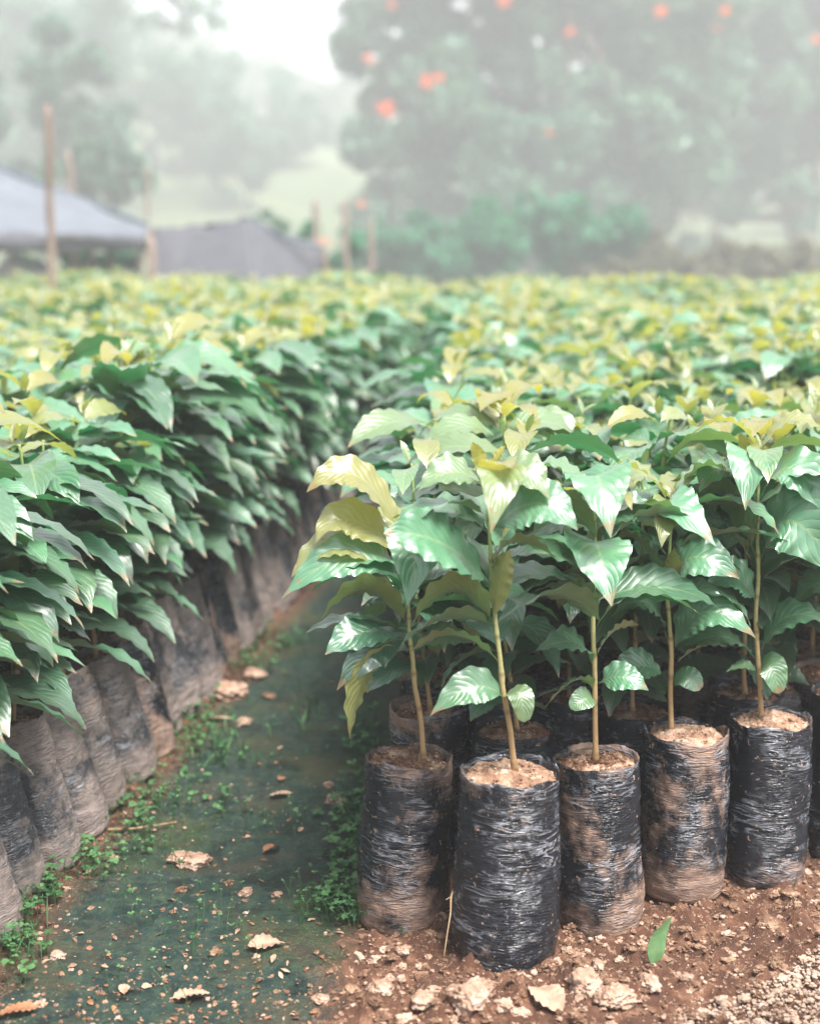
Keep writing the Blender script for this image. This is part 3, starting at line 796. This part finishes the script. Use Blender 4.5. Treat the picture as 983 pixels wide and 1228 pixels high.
def clod(u, v, s, label, m=None, name='earth_clod', cat='clod', sq=.62, lv=5):
    x, y, z = on_ground(u, v)
    vv, f = lump(r, s, lv, sq, .42)
    me = mesh_np(name, vv, f, [m or M_CLOD])
    o = obj(name, me, None, (x, y, z + s * .28)); tag(o, label, cat, 'clods and stones on the ground' ); return o
for u, v, s, lab, m in [
    (456, 1196, .020, 'pale angular clod at bottom below the mud streaked corner bag', M_CLOD),
    (484, 1160, .011, 'small brown clod beside the foot of the frontmost bag', M_CLOD),
    (565, 1216, .034, 'largest flat pale clod at the bottom edge under the frontmost bag', M_CLOD),
    (508, 1218, .018, 'pale clod at the bottom edge left of the largest flat clod', M_CLOD),
    (640, 1206, .016, 'brown lump wedged against the curled dry leaf at the bottom', M_CLODD),
    (700, 1190, .030, 'long pale clod right of the curled dry leaf', M_CLOD),
    (736, 1208, .026, 'pale clod touching the right end of the long clod', M_CLOD),
    (778, 1192, .018, 'rounded pale clod below the fallen green leaf', M_CLOD),
    (716, 1162, .012, 'small pale clod between second bag and the long clod', M_CLOD),
    (822, 1186, .010, 'tiny clod at the left tip of the gravel patch', M_CLOD),
    (918, 1118, .018, 'reddish brown clod resting above the gravel patch', M_CLODD),
    (700, 1168, .010, 'tiny brown clod behind the long pale clod', M_CLODD),
    (768, 1140, .009, 'thin pale chip lying left of the fallen green leaf', M_CLOD),
    (945, 1080, .014, 'brown clod near the foot of the last bag on the right', M_CLODD),
    (385, 1200, .012, 'pale stone at the border of path and soil, bottom', M_CLOD),
    (70, 1150, .011, 'small white stone near the bags at lower left', M_GRAVEL),
    (295, 1076, .011, 'small brownish stone alone in the middle of the mossy path', M_CLOD),
    (332, 1078, .008, 'flat pebble right of the middle path stone', M_CLOD),
    (404, 966, .020, 'pale rock among weeds on the right side of the path', M_GRAVEL),
    (232, 1040, .026, 'crumbly pinkish clod lying on the path by the left weeds', M_CLOD),
    (215, 1034, .017, 'tan clod touching the crumbly pinkish one', M_CLOD),
    (274, 838, .042, 'rounded tan stone against the left bags, larger of a pair', M_CLOD),
    (304, 812, .027, 'smaller rounded tan stone behind the larger one by left bags', M_CLOD),
    (292, 868, .018, 'flat brown stone in front of the rounded tan pair', M_CLOD),
    (322, 838, .014, 'small brown stone right of the rounded tan pair', M_CLODD)]:
    clod(u, v, s, lab, m)

def flat_leaf(u, v, L, W, az, label, m, e0=10, dr=20, lift=.006, name='fallen_leaf', roll=0, wav=.05):
    x, y, z = on_ground(u, v)
    P = arc_spine(np.array([0, 0, 0.0]), R(az), L, R(e0), R(dr), 28)
    P[:, :2] -= P[14, :2]
    V, Fc, uv = leaf_geo(P, W, L, 28, 6, R(roll), wav, .35, False, int(u + v))
    mb = MB(); mb.add(V, Fc, uv, 0, age=.0, tint=1.0)
    o = obj(name, mb.mesh(name, [m]), None, (x, y, z + lift)); tag(o, label, 'leaf', 'fallen leaves'); return o
M_DRY = simple('dry_leaf', (.42, .29, .21), (.27, .17, .12), .75, 60)
M_DRYB = simple('brown_leaf', (.20, .09, .05), (.33, .16, .08), .7, 60)
M_GRN = simple('fallen_green', (.20, .36, .17), (.13, .27, .12), .4, 60, trans=(.3, .5, .1))
flat_leaf(336, 960, .050, .020, 20, 'pale pinkish dry leaf lying across the middle of the path', M_DRY)
flat_leaf(318, 1138, .060, .032, 10, 'broad pale dry leaf near the bottom of the path', M_DRY)
flat_leaf(328, 1156, .028, .008, 265, 'narrow curled leaf tail below the broad pale dry leaf', M_DRY)
flat_leaf(326, 1022, .045, .022, 50, 'dark brown curled leaf right of the pinkish clod', M_DRYB, 35, 90)
flat_leaf(655, 1212, .075, .045, 300, 'large curled tan leaf at the bottom edge beside pale clods', M_DRY, 25, 60, .012)
flat_leaf(262, 868, .06, .02, 5, 'flat tan leaf by the stones at the left bags', M_DRY)
flat_leaf(228, 1196, .055, .030, 15, 'crumpled pale leaf at the bottom of the path', M_DRY)
flat_leaf(22, 1222, .06, .03, 25, 'reddish dry leaf in the bottom left corner', M_DRYB)
flat_leaf(338, 940, .022, .016, 60, 'small orange brown leaf behind the pinkish dry leaf', M_DRYB)
flat_leaf(150, 1192, .03, .016, 100, 'small tan leaf at the lower left of the path', M_DRY)
# small bits of leaf litter nobody could count
mb = MB(); rl = np.random.default_rng(12)
for _ in range(300):
    u, v = (rl.uniform(60, 400), rl.uniform(900, 1240)) if rl.random() < .55 else (rl.uniform(100, 420), rl.uniform(1120, 1250)) if rl.random() < .7 else (rl.uniform(420, 980), rl.uniform(1100, 1240))
    x, y, z = on_ground(u, v); L = rl.uniform(.004, .016)
    P = arc_spine(np.array([x, y, z + .002]), rl.uniform(0, 6.28), L, R(rl.uniform(-5, 30)), R(rl.uniform(-10, 70)), 4)
    V, Fc, uv = leaf_geo(P, L * rl.uniform(.3, .7), L, 4, 3, R(rl.uniform(-30, 30)), .08, .3, rl.random() < .4, int(rl.integers(9999)))
    mb.add(V, Fc, uv, int(rl.integers(3)))
tag(obj('leaf_litter', mb.mesh('leaf_litter', [M_DRY, M_DRYB, M_CLODD])), 'tiny scraps of dead leaf and bark strewn over path and soil', 'litter', kind='stuff')
# the upright green leaf
x, y, z = on_ground(783, 1166)
P = smoothpath([(0, 0, -.004), (.002, .003, .02), (.008, .006, .045), (.024, .006, .073)], 15)
V, Fc, uv = leaf_geo(P, .024, .08, 14, 6, R(75), .02, .35, False, 4)
mb = MB(); mb.add(V, Fc, uv, 0); tag(obj('fallen_leaf', mb.mesh('fallen_leaf', [M_GRN]), None, (x, y, z)), 'pale green leaf standing upright in the brown soil', 'leaf', 'fallen leaves')
# soil bits resting on the bags
# root hanging beside the frontmost bag
pts = [at(*p) for p in ((546, 1062, 1.90), (541, 1075, 1.885), (540, 1095, 1.875), (536, 1120, 1.87), (532, 1148, 1.868))]
V, Fc = tube(smoothpath(pts, 24), np.linspace(.0016, .0007, 24), 6); mb = MB(); mb.add(V, Fc)
V, Fc = tube(smoothpath([pts[1], pts[1] + np.array([-.008, -.002, -.004])], 4), .0006, 5); mb.add(V, Fc)
tag(obj('bare_root', mb.mesh('bare_root', [simple('root_bark', (.60, .45, .28), (.42, .28, .16))])), 'thin pale root hanging down between the two front bags', 'root')
pts = [np.array(on_ground(u, v)) + np.array([0, 0, .008]) for u, v in ((126, 1000), (165, 998), (212, 990))]
V, Fc = tube(smoothpath(pts, 12), np.linspace(.003, .0018, 12), 6); mb = MB(); mb.add(V, Fc)
tag(obj('twig', mb.mesh('twig', [simple('twig_bark', (.34, .22, .13))])), 'thin brown twig lying among the left weeds', 'twig')

M_WEED = crown_material('weed_leaf', (.015, .075, .03), (.10, .22, .08), (.07, .25, .05))
def weeds(name, label, spots, num, smin=.005, smax=.012):
    mb = MB(); rr = np.random.default_rng(len(name))
    for _ in range(num):
        u, v, su, sv = spots[rr.integers(len(spots))]
        uu, vv = rr.normal(u, su), rr.normal(v, sv)
        x, y, z = on_ground(uu, vv)
        h = rr.uniform(.008, .040); ox, oy = rr.normal(0, .007, 2)
        top = np.array([x + ox, y + oy, z + h])
        V, Fc = tube(np.array([[x, y, z - .003], [x + ox * .3, y + oy * .3, z + h * .6], top]), .0005, 4, False)
        mb.add(V, Fc, None, 0, tint=.6)
        k = rr.integers(2, 5); a0 = rr.uniform(0, 6.28); L = rr.uniform(smin, smax); tn = rr.random()
        for j in range(k):
            P = arc_spine(top, a0 + j * 6.28 / k, L * rr.uniform(.8, 1.2), R(rr.uniform(5, 50)), R(rr.uniform(20, 60)), 4)
            V, Fc, uv = leaf_geo(P, L * (rr.uniform(.75, 1.0) if tn > .35 else .3), L, 4, 4, R(rr.uniform(-25, 25)), .02, .25, True, int(rr.integers(999)))
            mb.add(V, Fc, uv, 0, tint=tn)
    tag(obj(name, mb.mesh(name, [M_WEED])), label, 'weeds', kind='stuff')
weeds('weeds', 'small round leaved weeds growing along the foot of the left bags', [(150, 1010, 34, 14), (105, 1048, 16, 14), (200, 960, 32, 16), (250, 905, 30, 14), (170, 970, 26, 16), (25, 1150, 16, 22), (20, 1110, 14, 16), (240, 870, 14, 10), (330, 775, 22, 8), (300, 800, 14, 6), (60, 1080, 8, 6)], 760, .004, .0115)
weeds('clover_weeds', 'bright clover like weeds growing beside the corner bag on the right of the path', [(415, 1060, 14, 22), (425, 1010, 12, 22), (432, 960, 10, 20), (400, 1085, 14, 10), (425, 1105, 7, 8), (440, 905, 14, 18), (415, 1000, 16, 26), (430, 870, 12, 12)], 380, .005, .014)
weeds('path_sprouts', 'scattered tiny sprouts and moss tufts on the damp path', [(300, 985, 45, 16), (370, 1090, 14, 12), (160, 1060, 45, 20), (260, 1150, 90, 30), (360, 880, 26, 26), (370, 800, 30, 20), (220, 1100, 50, 25)], 240, .0025, .006)
mb = MB()
for _ in range(240):
    u, v, su, sv = [(370, 860, 9, 16), (225, 880, 30, 20), (20, 1120, 14, 26), (345, 770, 30, 10), (250, 900, 40, 12)][r.integers(5)]
    x, y, z = on_ground(r.normal(u, su), r.normal(v, sv)); L = r.uniform(.02, .06)
    P = arc_spine(np.array([x, y, z]), r.uniform(0, 6.28), L, R(r.uniform(60, 88)), R(r.uniform(10, 70)), 5)
    V, Fc, uv = leaf_geo(P, .0028, L, 5, 2, 0, 0, .3, False, 1); mb.add(V, Fc, uv, 0, tint=r.random())
tag(obj('grass', mb.mesh('grass', [M_WEED])), 'short grass blades sprouting beside the path', 'grass', kind='stuff')

# ---------------------------------------------------------------- shade shelters and posts
M_POLE = simple('weathered_pole', (.24, .17, .14), (.16, .11, .085), .85, 12)
M_PINK = simple('pinkish_pole', (.31, .23, .20), (.22, .16, .14), .85, 12)
M_NET = simple('shade_cloth', (.08, .08, .095), (.06, .06, .075), .7, 3)
M_NETL = simple('pale_shade_cloth', (.125, .14, .165), (.09, .10, .125), .6, 3)
M_EDGE = simple('cloth_edge', (.10, .13, .17), None, .8, 5)
def pole_mesh(name, H, r0, r1, m, bend=.04, seed=0):
    rr = random.Random(seed); pts = [(rr.uniform(-bend, bend) * (k > 0), rr.uniform(-bend, bend) * (k > 0), H * k / 6 - (.2 if k == 0 else 0)) for k in range(7)]
    p = smoothpath(pts, 20); V, Fc = tube(p, np.linspace(r0, r1, 20) * .8 * (1 + .12 * np.sin(np.arange(20) * 2.3)), 9); mb = MB(); mb.add(V, Fc); return mb.mesh(name, [m])
def pole(u, vtop, y, rad, label, m=M_PINK, seed=0, name='wooden_post', bend=.02):
    p = at(u, vtop, y)
    o = obj(name, pole_mesh(name, p[2], rad, rad * .8, m, bend, seed), None, (p[0], y, 0)); tag(o, label, 'post', 'wooden posts at the far end'); return o
def cloth(name, corners, nu, nv, sag, m, parent, seed=0, thick=.012):
    """bilinear patch between four corners (a b along top, d c along bottom) with sag and folds"""
    a, b, c, d = [np.array(x, float) for x in corners]; V = []
    for i in range(nv + 1):
        f = i / nv
        for j in range(nu + 1):
            g = j / nu
            p = (a * (1 - g) + b * g) * (1 - f) + (d * (1 - g) + c * g) * f
            s = math.sin(math.pi * g) ; p = p + np.array([0, 0, -sag * s * (.5 + .5 * math.sin(math.pi * f))])
            p = p + (.09 * noise.noise(Vector((g * 6 + seed, f * 3, 1))) + .04 * noise.noise(Vector((g * 17 + seed, f * 5, 4)))) * np.array([0, 1, .6])
            V.append(p)
    me = mesh_np(name, np.array(V), grid_faces(nv + 1, nu + 1), [m])
    o = obj(name, me, parent); md = o.modifiers.new('s', 'SOLIDIFY'); md.thickness = thick
    return o
YS = 14.0
sh = bpy.data.objects.new('shade_shelter', None); COL.objects.link(sh); sh.location = (-4, YS, 0)
tag(sh, 'low nursery shelter with pale bluish sloping cloth roof on wooden posts at far left', 'shade shelter')
def rel(p): return tuple(np.array(p) - np.array([-4, YS, 0]))
cloth('roof_cloth', [rel(at(-190, 128, YS + 1.6)), rel(at(176, 272, YS + 1.2)), rel(at(178, 284, YS - .6)), rel(at(-190, 276, YS - .6))], 20, 8, .05, M_NETL, sh, 1)
cloth('valance', [rel(at(-190, 276, YS - .62)), rel(at(178, 284, YS - .62)), rel(at(178, 300, YS - .6)), rel(at(-190, 304, YS - .6))], 20, 3, .02, M_NET, sh, 2)
pa = [rel(at(u, v, YS + 1.62)) for u, v in ((-190, 124), (0, 201), (90, 237), (178, 270))]
V, Fc = tube(smoothpath(pa, 20), .035, 6); mb = MB(); mb.add(V, Fc); obj('ridge_rope', mb.mesh('ridge_rope', [M_EDGE]), sh)
for k, (u, dy, rd, m) in enumerate([(180, -.6, .06, M_PINK), (167, .9, .05, M_PINK), (131, .6, .04, M_POLE), (107, .8, .045, M_PINK), (88, -.2, .06, M_POLE), (-60, -.6, .05, M_POLE), (-180, 0, .05, M_POLE)]):
    p = at(u, 284, YS + dy); o = obj('post', pole_mesh('post', p[2], rd, rd * .85, m, .02, k), sh, rel((p[0], p[1], 0)))
# pale sacks and dark back in the shelter
M_SACK = simple('pale_sack', (.66, .67, .72), (.5, .52, .58), .7, 6)
for k, (u, v, s) in enumerate([(18, 318, .22), (44, 324, .20), (-20, 320, .24)]):
    p = at(u, v, YS + .3); rr = np.random.default_rng(k)
    vv, f = lump(rr, s, 3, 1.3, .2); vv[:, 2] -= vv[:, 2].min()
    hgt = p[2] + s * .6; vv[:, 2] *= hgt / vv[:, 2].max()
    tag(obj('sack', mesh_np('sack', vv, f, [M_SACK]), None, (p[0], p[1], 0)), ['pale sack under the shelter nearest its tall pole side', 'pale sack standing beside the tall brown pole', 'pale sack under the shelter at the very left edge'][k], 'sack', 'sacks under the shelter')
tn = bpy.data.objects.new('shade_tent', None); COL.objects.link(tn); tn.location = (-4, YS, 0)
tag(tn, 'grey violet shade cloth tent rising to a low peak behind the field', 'shade tent')
Y2 = YS + .2
cloth('front_cloth', [rel(at(184, 274, Y2)), rel(at(300, 263, Y2)), rel(at(310, 352, Y2 - 1.2)), rel(at(184, 352, Y2 - .6))], 16, 8, .06, M_NET, tn, 3)
cloth('side_cloth', [rel(at(300, 263, Y2)), rel(at(386, 296, Y2 + .3)), rel(at(392, 352, Y2 + .2)), rel(at(310, 352, Y2 - 1.2))], 14, 8, .05, M_NET, tn, 4)
cloth('back_cloth', [rel(at(300, 263, Y2)), rel(at(184, 274, Y2)), rel(at(184, 320, Y2 + 3)), rel(at(300, 320, Y2 + 3))], 14, 6, .05, M_NET, tn, 5)
pa = [rel(at(u, v, Y2 + .01)) for u, v in ((300, 262), (330, 280), (360, 292), (388, 297))]
V, Fc = tube(smoothpath(pa, 14), .02, 6); mb = MB(); mb.add(V, Fc); obj('hem_rope', mb.mesh('hem_rope', [M_EDGE]), tn)
for k, (u, v) in enumerate([(300, 262), (184, 273), (388, 297)]):
    p = at(u, v, Y2 + .12); obj('post', pole_mesh('post', p[2] - .02, .04, .035, M_POLE, .015, 20 + k), tn, rel((p[0], p[1], 0)))
pole(57, 128, 11.6, .044, 'tallest bare brown pole rising above the shelter at left', M_POLE, 31, 'wooden_pole', .03)
pole(82, 182, 15.9, .048, 'second tall pole rising behind the shelter roof ridge', M_PINK, 32, 'wooden_pole')
pole(378, 240, 16, .05, 'wooden post at the right end of the grey violet tent', M_PINK, 33)
pole(414, 240, 16.5, .045, 'thickest wooden post, second from the grey violet tent', M_PINK, 34)
pole(445, 262, 17, .045, 'shorter wooden post at the foot of the flowering tree', M_PINK, 35)
pole(176, 200, 17.5, .03, 'faint thin pole behind the joint of shelter and tent', M_PINK, 36)

# ---------------------------------------------------------------- trees, shrubs, hill
M_BARK = simple('tree_bark', (.16, .12, .09), (.09, .07, .05), .9, 8)
M_CR = [crown_material('tree_leaf', (.014, .090, .060), (.12, .25, .16), (.10, .22, .06)),
        crown_material('shrub_leaf', (.015, .13, .07), (.06, .26, .14), (.06, .34, .12)),
        crown_material('grey_brown_leaf', (.09, .10, .06), (.19, .17, .11), (.2, .2, .1)),
        crown_material('hill_leaf', (.06, .10, .07), (.15, .18, .09), (.15, .22, .08))]
def leafcards(rr, C, rad, num, size, squash=(1, 1, .8)):
    """num small leaf faces through clumps C (k,3) with radii rad (k,)"""
    k = rr.choice(len(C), num, p=(rad ** 2) / (rad ** 2).sum())
    d = rr.normal(size=(num, 3)); d /= np.linalg.norm(d, axis=1)[:, None]
    q = rr.random(num) ** .45
    P = C[k] + d * (q * rad[k])[:, None] * np.array(squash)
    a = rr.normal(size=(num, 3)); a /= np.linalg.norm(a, axis=1)[:, None]; b = np.cross(a, rr.normal(size=(num, 3))); b /= np.linalg.norm(b, axis=1)[:, None]
    s = rr.uniform(.6, 1.3, num)[:, None] * size
    V = np.stack([P - a * s, P + b * s * .45 + a * s * .1, P + a * s, P - b * s * .45 + a * s * .1], 1).reshape(-1, 3)
    tint = np.repeat(np.clip(rr.random(len(C))[k] * .7 + rr.random(num) * .3, 0, 1), 4)
    return V, np.arange(num * 4).reshape(-1, 4), tint
def limb(mb, a, b, r0, r1, rr, n=8, wig=.12):
    a, b = np.array(a, float), np.array(b, float); L = np.linalg.norm(b - a)
    pts = [a + (b - a) * t + rr.normal(0, wig * L * .25, 3) * (0 < t < 1) for t in np.linspace(0, 1, 5)]
    V, Fc = tube(smoothpath(pts, n), np.linspace(r0, r1, n), 7); mb.add(V, Fc)
def tree(name, label, cat, base, clumps, m, num, size, seed, trunk_r=.12, group=None, forks=8, flowers=(), csc=1.0):
    rr = np.random.default_rng(seed)
    root = bpy.data.objects.new(name, None); COL.objects.link(root); root.location = base; tag(root, label, cat, group)
    C = []; Rd = []
    for (cx, cy_, cz, cr) in clumps:
        nn = max(4, int(10 * cr / csc)) if cr > .3 else 4
        for _ in range(nn):
            d = rr.normal(size=3); d /= np.linalg.norm(d); C.append(np.array([cx, cy_, cz]) + d * cr * rr.uniform(.3, .95) * np.array([1, 1, .85])); Rd.append(cr * rr.uniform(.16, .38))
    C = np.array(C); Rd = np.array(Rd)
    V, Fc, tint = leafcards(rr, C, Rd, num, size)
    V[:, 2] = np.maximum(V[:, 2], .02)
    mb = MB(); mb.add(V, Fc, None, 0, tint=tint); obj('crown', mb.mesh('crown', [m], smooth=False), root)
    tb = MB(); top = np.mean([c[:3] for c in clumps], 0)
    fork = np.array([top[0] * .2, top[1] * .2, max(.25, top[2] * .35)])
    limb(tb, (0, 0, -.1), fork, trunk_r, trunk_r * .75, rr)
    for i in range(min(forks, len(clumps))):
        c = clumps[int(i * len(clumps) / min(forks, len(clumps)))]
        limb(tb, fork, c[:3], trunk_r * .55, trunk_r * .12, rr, 10, .2)
        for _ in range(3):
            j = rr.integers(len(C)); 
            limb(tb, np.array(c[:3]), C[np.argmin(np.linalg.norm(C - np.array(c[:3]) - rr.normal(0, c[3], 3), axis=1))], trunk_r * .14, trunk_r * .05, rr, 6, .2)
    obj('trunk', tb.mesh('trunk', [M_BARK]), root)
    for (p, s) in flowers:
        fb = MB()
        for _ in range(26):
            d = rr.normal(size=3); d /= np.linalg.norm(d); c = d * s * .6
            V, Fc, uv = leaf_geo(arc_spine(c, rr.uniform(0, 6.28), s * .8, R(rr.uniform(0, 80)), R(60), 4), s * .45, s, 4, 2, 0, .05, .3, True, 3); fb.add(V, Fc, uv)
        obj('flower_cluster', fb.mesh('flower_cluster', [M_FLOWER]), root, tuple(p))
    return root
M_FLOWER = simple('orange_flower', (.95, .20, .03), (.85, .12, .02), .6, 10, trans=(1, .25, .03))

def clumps_px(base, lst):
    """crown masses given by where they stand: (photo u, v, distance y, radius m) relative to base"""
    o = []
    for u, v, y, rad in lst:
        p = at(u, v, y); o.append((p[0] - base[0], p[1] - base[1], p[2] - base[2], rad))
    return o
rr = np.random.default_rng(77)
# the big flowering tree
bT = (4.6, 45, 0)
lst = [(470, 250, 43.7, 2.07), (560, 260, 42.8, 2.30), (640, 250, 43.2, 2.30), (700, 285, 42.8, 1.84), (450, 170, 44.4, 2.07), (540, 160, 43.7, 2.76), (640, 150, 43.7, 2.99), (740, 180, 44.2, 2.76), (430, 80, 45.5, 1.95), (500, 50, 45.1, 2.76),
       (610, 40, 44.8, 3.22), (720, 60, 45.1, 3.22), (800, 110, 45.1, 2.76), (560, -60, 45.5, 3.45), (700, -80, 46.0, 3.91), (460, -40, 46.0, 2.53), (820, -20, 46.0, 3.22), (600, -200, 46.9, 3.68), (760, -220, 47.4, 3.68), (440, 300, 42.8, 1.26), (500, 310, 42.1, 1.15)]
fl = [((513, 100), .14), ((464, 133), .15), ((571, 230), .12), ((388, 291), .10), ((442, 72), .10), ((434, 246), .08), ((605, 3), .12), ((790, 16), .12), ((682, 40), .09), ((868, 15), .10), ((658, 160), .07), ((525, 96), .10), ((470, 8), .08)]
fw = []
lst += [(575, -10, 45, 2.2), (570, 30, 45.5, 2), (700, 75, 45.5, 2.4), (505, 120, 45, 2.0), (745, 240, 44, 2.2), (720, 215, 44.5, 2.2), (600, 100, 44, 2.4)]
for (u, v), s in fl:
    p = at(u, v, 41.0) - np.array(bT); fw.append((p, s * 1.75))
tree('flowering_tree', 'huge broad tree with scattered orange flowers fading into mist', 'tree', bT, clumps_px(bT, lst), M_CR[0], 90000, .19, 1, .5, None, 12, fw, 2.3)
b2 = (13.8, 52, 0)
lst = [(860, 180, 50.6, 2.76), (930, 140, 50.6, 2.99), (880, 60, 51.5, 3.22), (960, 30, 51.5, 3.45), (1020, 120, 51.5, 3.45), (900, -60, 52.4, 3.68), (1010, -80, 52.9, 4.14), (830, 230, 49.7, 2.07), (1060, 210, 50.6, 2.76), (790, 250, 49.2, 1.84), (900, 235, 48.8, 1.61), (850, 285, 48.3, 1.15), (960, 260, 49.2, 1.15), (960, -220, 52.9, 4.14)]
tree('pale_tree', 'greyer misty tree standing behind and right of the flowering one', 'tree', b2, clumps_px(b2, lst), M_CR[0], 70000, .21, 2, .3, None, 6,
     [(at(852, 38, 46) - np.array(b2), .30), (at(978, 50, 47) - np.array(b2), .2), (at(868, 14, 46) - np.array(b2), .2)], 2.3)
# shrubs along the far edge of the field
for k, (u, v, y, rad, mi, nn, lab) in enumerate([
    (475, 296, 16.4, .50, 1, 2600, 'rounded green shrub right of the shortest wooden post'),
    (545, 290, 16.2, .62, 1, 3600, 'bright green shrub with a dark hollow under the flowering tree'),
    (610, 268, 16.6, .75, 1, 4200, 'tall deep green shrub in the centre below the flowering tree'),
    (675, 285, 16.5, .60, 1, 3200, 'green shrub under the right side of the flowering tree'),
    (735, 300, 16.4, .55, 2, 2600, 'grey green bush between green shrubs and brown thicket'),
    (795, 318, 15.8, .48, 2, 2400, 'brownish low thicket right of the grey green bush'),
    (860, 322, 15.8, .50, 2, 2400, 'brownish low thicket in the middle of the right far edge'),
    (930, 318, 15.8, .55, 2, 2600, 'brownish low thicket second from the right edge'),
    (1000, 312, 16, .62, 2, 2600, 'brownish thicket reaching the right edge of the picture'),
    (358, 262, 20.0, .50, 0, 1800, 'small green tree behind the right slope of the tent'),
    (398, 270, 17.6, .35, 1, 1400, 'narrow leafy sapling between the two tallest end posts'),
    (140, 318, 15.2, .42, 1, 2200, 'dark green bush under the shelter right of the brown pole'),
    (60, 330, 15.6, .40, 1, 1800, 'dark green bush under the shelter behind the sacks'),
    (105, 320, 15.8, .40, 1, 1800, 'dark green bush in the middle of the shelter')]):
    if u > 440: y *= 1.75; rad *= 1.85; nn *= 2
    p = at(u, v, y); b = (p[0], y, 0); h = max(p[2], .5)
    cl = [(rr.uniform(-1.1, 1.1) * rad, rr.uniform(-.5, .5) * rad, h * rr.uniform(.25, 1.05) + rad * .1, rad * rr.uniform(.3, .7)) for _ in range(11)]
    tree('shrub', lab, 'shrub', b, cl, M_CR[mi], nn * 2, .12 if u > 440 else .07, 40 + k, .03, 'shrubs along the far edge of the field', 4, csc=.55)
# hillside
def hill_h(x, y):
    t = min(1, max(0, (y - 40) / 75)); t = t * t * (3 - 2 * t)
    side = 1 / (1 + math.exp((x - (-8 + (y - 40) * .04)) / 9.0))
    side2 = 1 / (1 + math.exp(-(x - 26) / 9)) * .6
    return (15 * side + 9 * side2 + 2.5) * t + noise.fractal(Vector((x, y, 0)) * .05, 1, 2, 3) * 1.6 * t
hx = np.linspace(-110, 110, 110); hy = np.linspace(40, 155, 80)
V = np.array([(x, y, hill_h(x, y) + (.02 if y > 40 else -.05)) for y in hy for x in hx])
tag(obj('hillside', mesh_np('hillside', V, grid_faces(len(hy), len(hx)), [simple('hill_grass', (.10, .125, .055), (.065, .09, .045), .9, .3, bump=.05)])), kind='structure')
# woods far up the hill
cl = []; rd = []
rw = np.random.default_rng(9)
while len(cl) < 1100:
    y = rw.uniform(66, 140); x = rw.uniform(-.40 * y - 5, .40 * y + 5)
    if noise.noise(Vector((x * .07, y * .06, 4))) < -.05: continue
    q = rw.uniform(1.2, 2.8); z = hill_h(x, y)
    for _ in range(3): cl.append(np.array([x + rw.normal(0, q * .5), y + rw.normal(0, q * .5), z + q * rw.uniform(.4, 1.3)])); rd.append(q * rw.uniform(.4, .8))
V, Fc, tint = leafcards(rw, np.array(cl), np.array(rd), 70000, .34)
mb = MB(); mb.add(V, Fc, None, 0, tint=tint)
tag(obj('hill_woods', mb.mesh('hill_woods', [M_CR[3]], smooth=False)), 'far-off woods covering the misty hillside', 'woods', kind='stuff')
for k, (u, v, y, rad, nn, lab) in enumerate([
    (15, 130, 42, 2.2, 8000, 'dark bluish tree on the hillside at the left edge, the lower one'),
    (125, 50, 62, 4.2, 12000, 'large misty tree crown near the upper left corner'),
    (10, 20, 66, 4.0, 9000, 'misty tree crown in the upper left corner itself'),
    (225, 120, 72, 3.2, 8000, 'faint misty tree on the hillside right of the large crown'),
    (300, 175, 66, 2.0, 4500, 'faint small tree on the hillside above the tent'),
    (355, 150, 78, 3.0, 6000, 'faint bluish tree on the hillside beside the flowering tree'),
    (95, 225, 34, 1.2, 4000, 'small bluish tree just behind the shelter and its second tall pole')]):
    p = at(u, v, y); z = hill_h(p[0], y); h = max(p[2] - z, 1.5)
    cl = [(rw.normal(0, rad * .6), rw.normal(0, rad * .5), h + rw.normal(0, rad * .35), rad * rw.uniform(.45, .75)) for _ in range(9)]
    cl += [(rw.normal(0, rad * .4), 0, h * f, rad * .6) for f in (.35, .6)]
    tree('hill_tree', lab, 'tree', (p[0], y, z), cl, M_CR[0], nn, .20, 90 + k, .12, 'trees on the misty hillside', 5, csc=1.8)

# ---------------------------------------------------------------- haze
import bmesh
bm = bmesh.new(); bmesh.ops.create_cube(bm, size=1); me = bpy.data.meshes.new('haze'); bm.to_mesh(me); bm.free()
m, t = mat('haze_air'); pv = t.nodes.new('ShaderNodeVolumePrincipled'); pv.inputs['Color'].default_value = (.86, .90, .92, 1); pv.inputs['Density'].default_value = HAZE
pv.inputs['Anisotropy'].default_value = .1
o_ = t.nodes.new('ShaderNodeOutputMaterial'); t.links.new(pv.outputs[0], o_.inputs['Volume'])
me.materials.append(m)
tag(obj('haze', me, None, (0, 72, 13.5), scale=(250, 190, 31)), 'pale morning mist filling the air over the nursery', 'haze', kind='stuff')
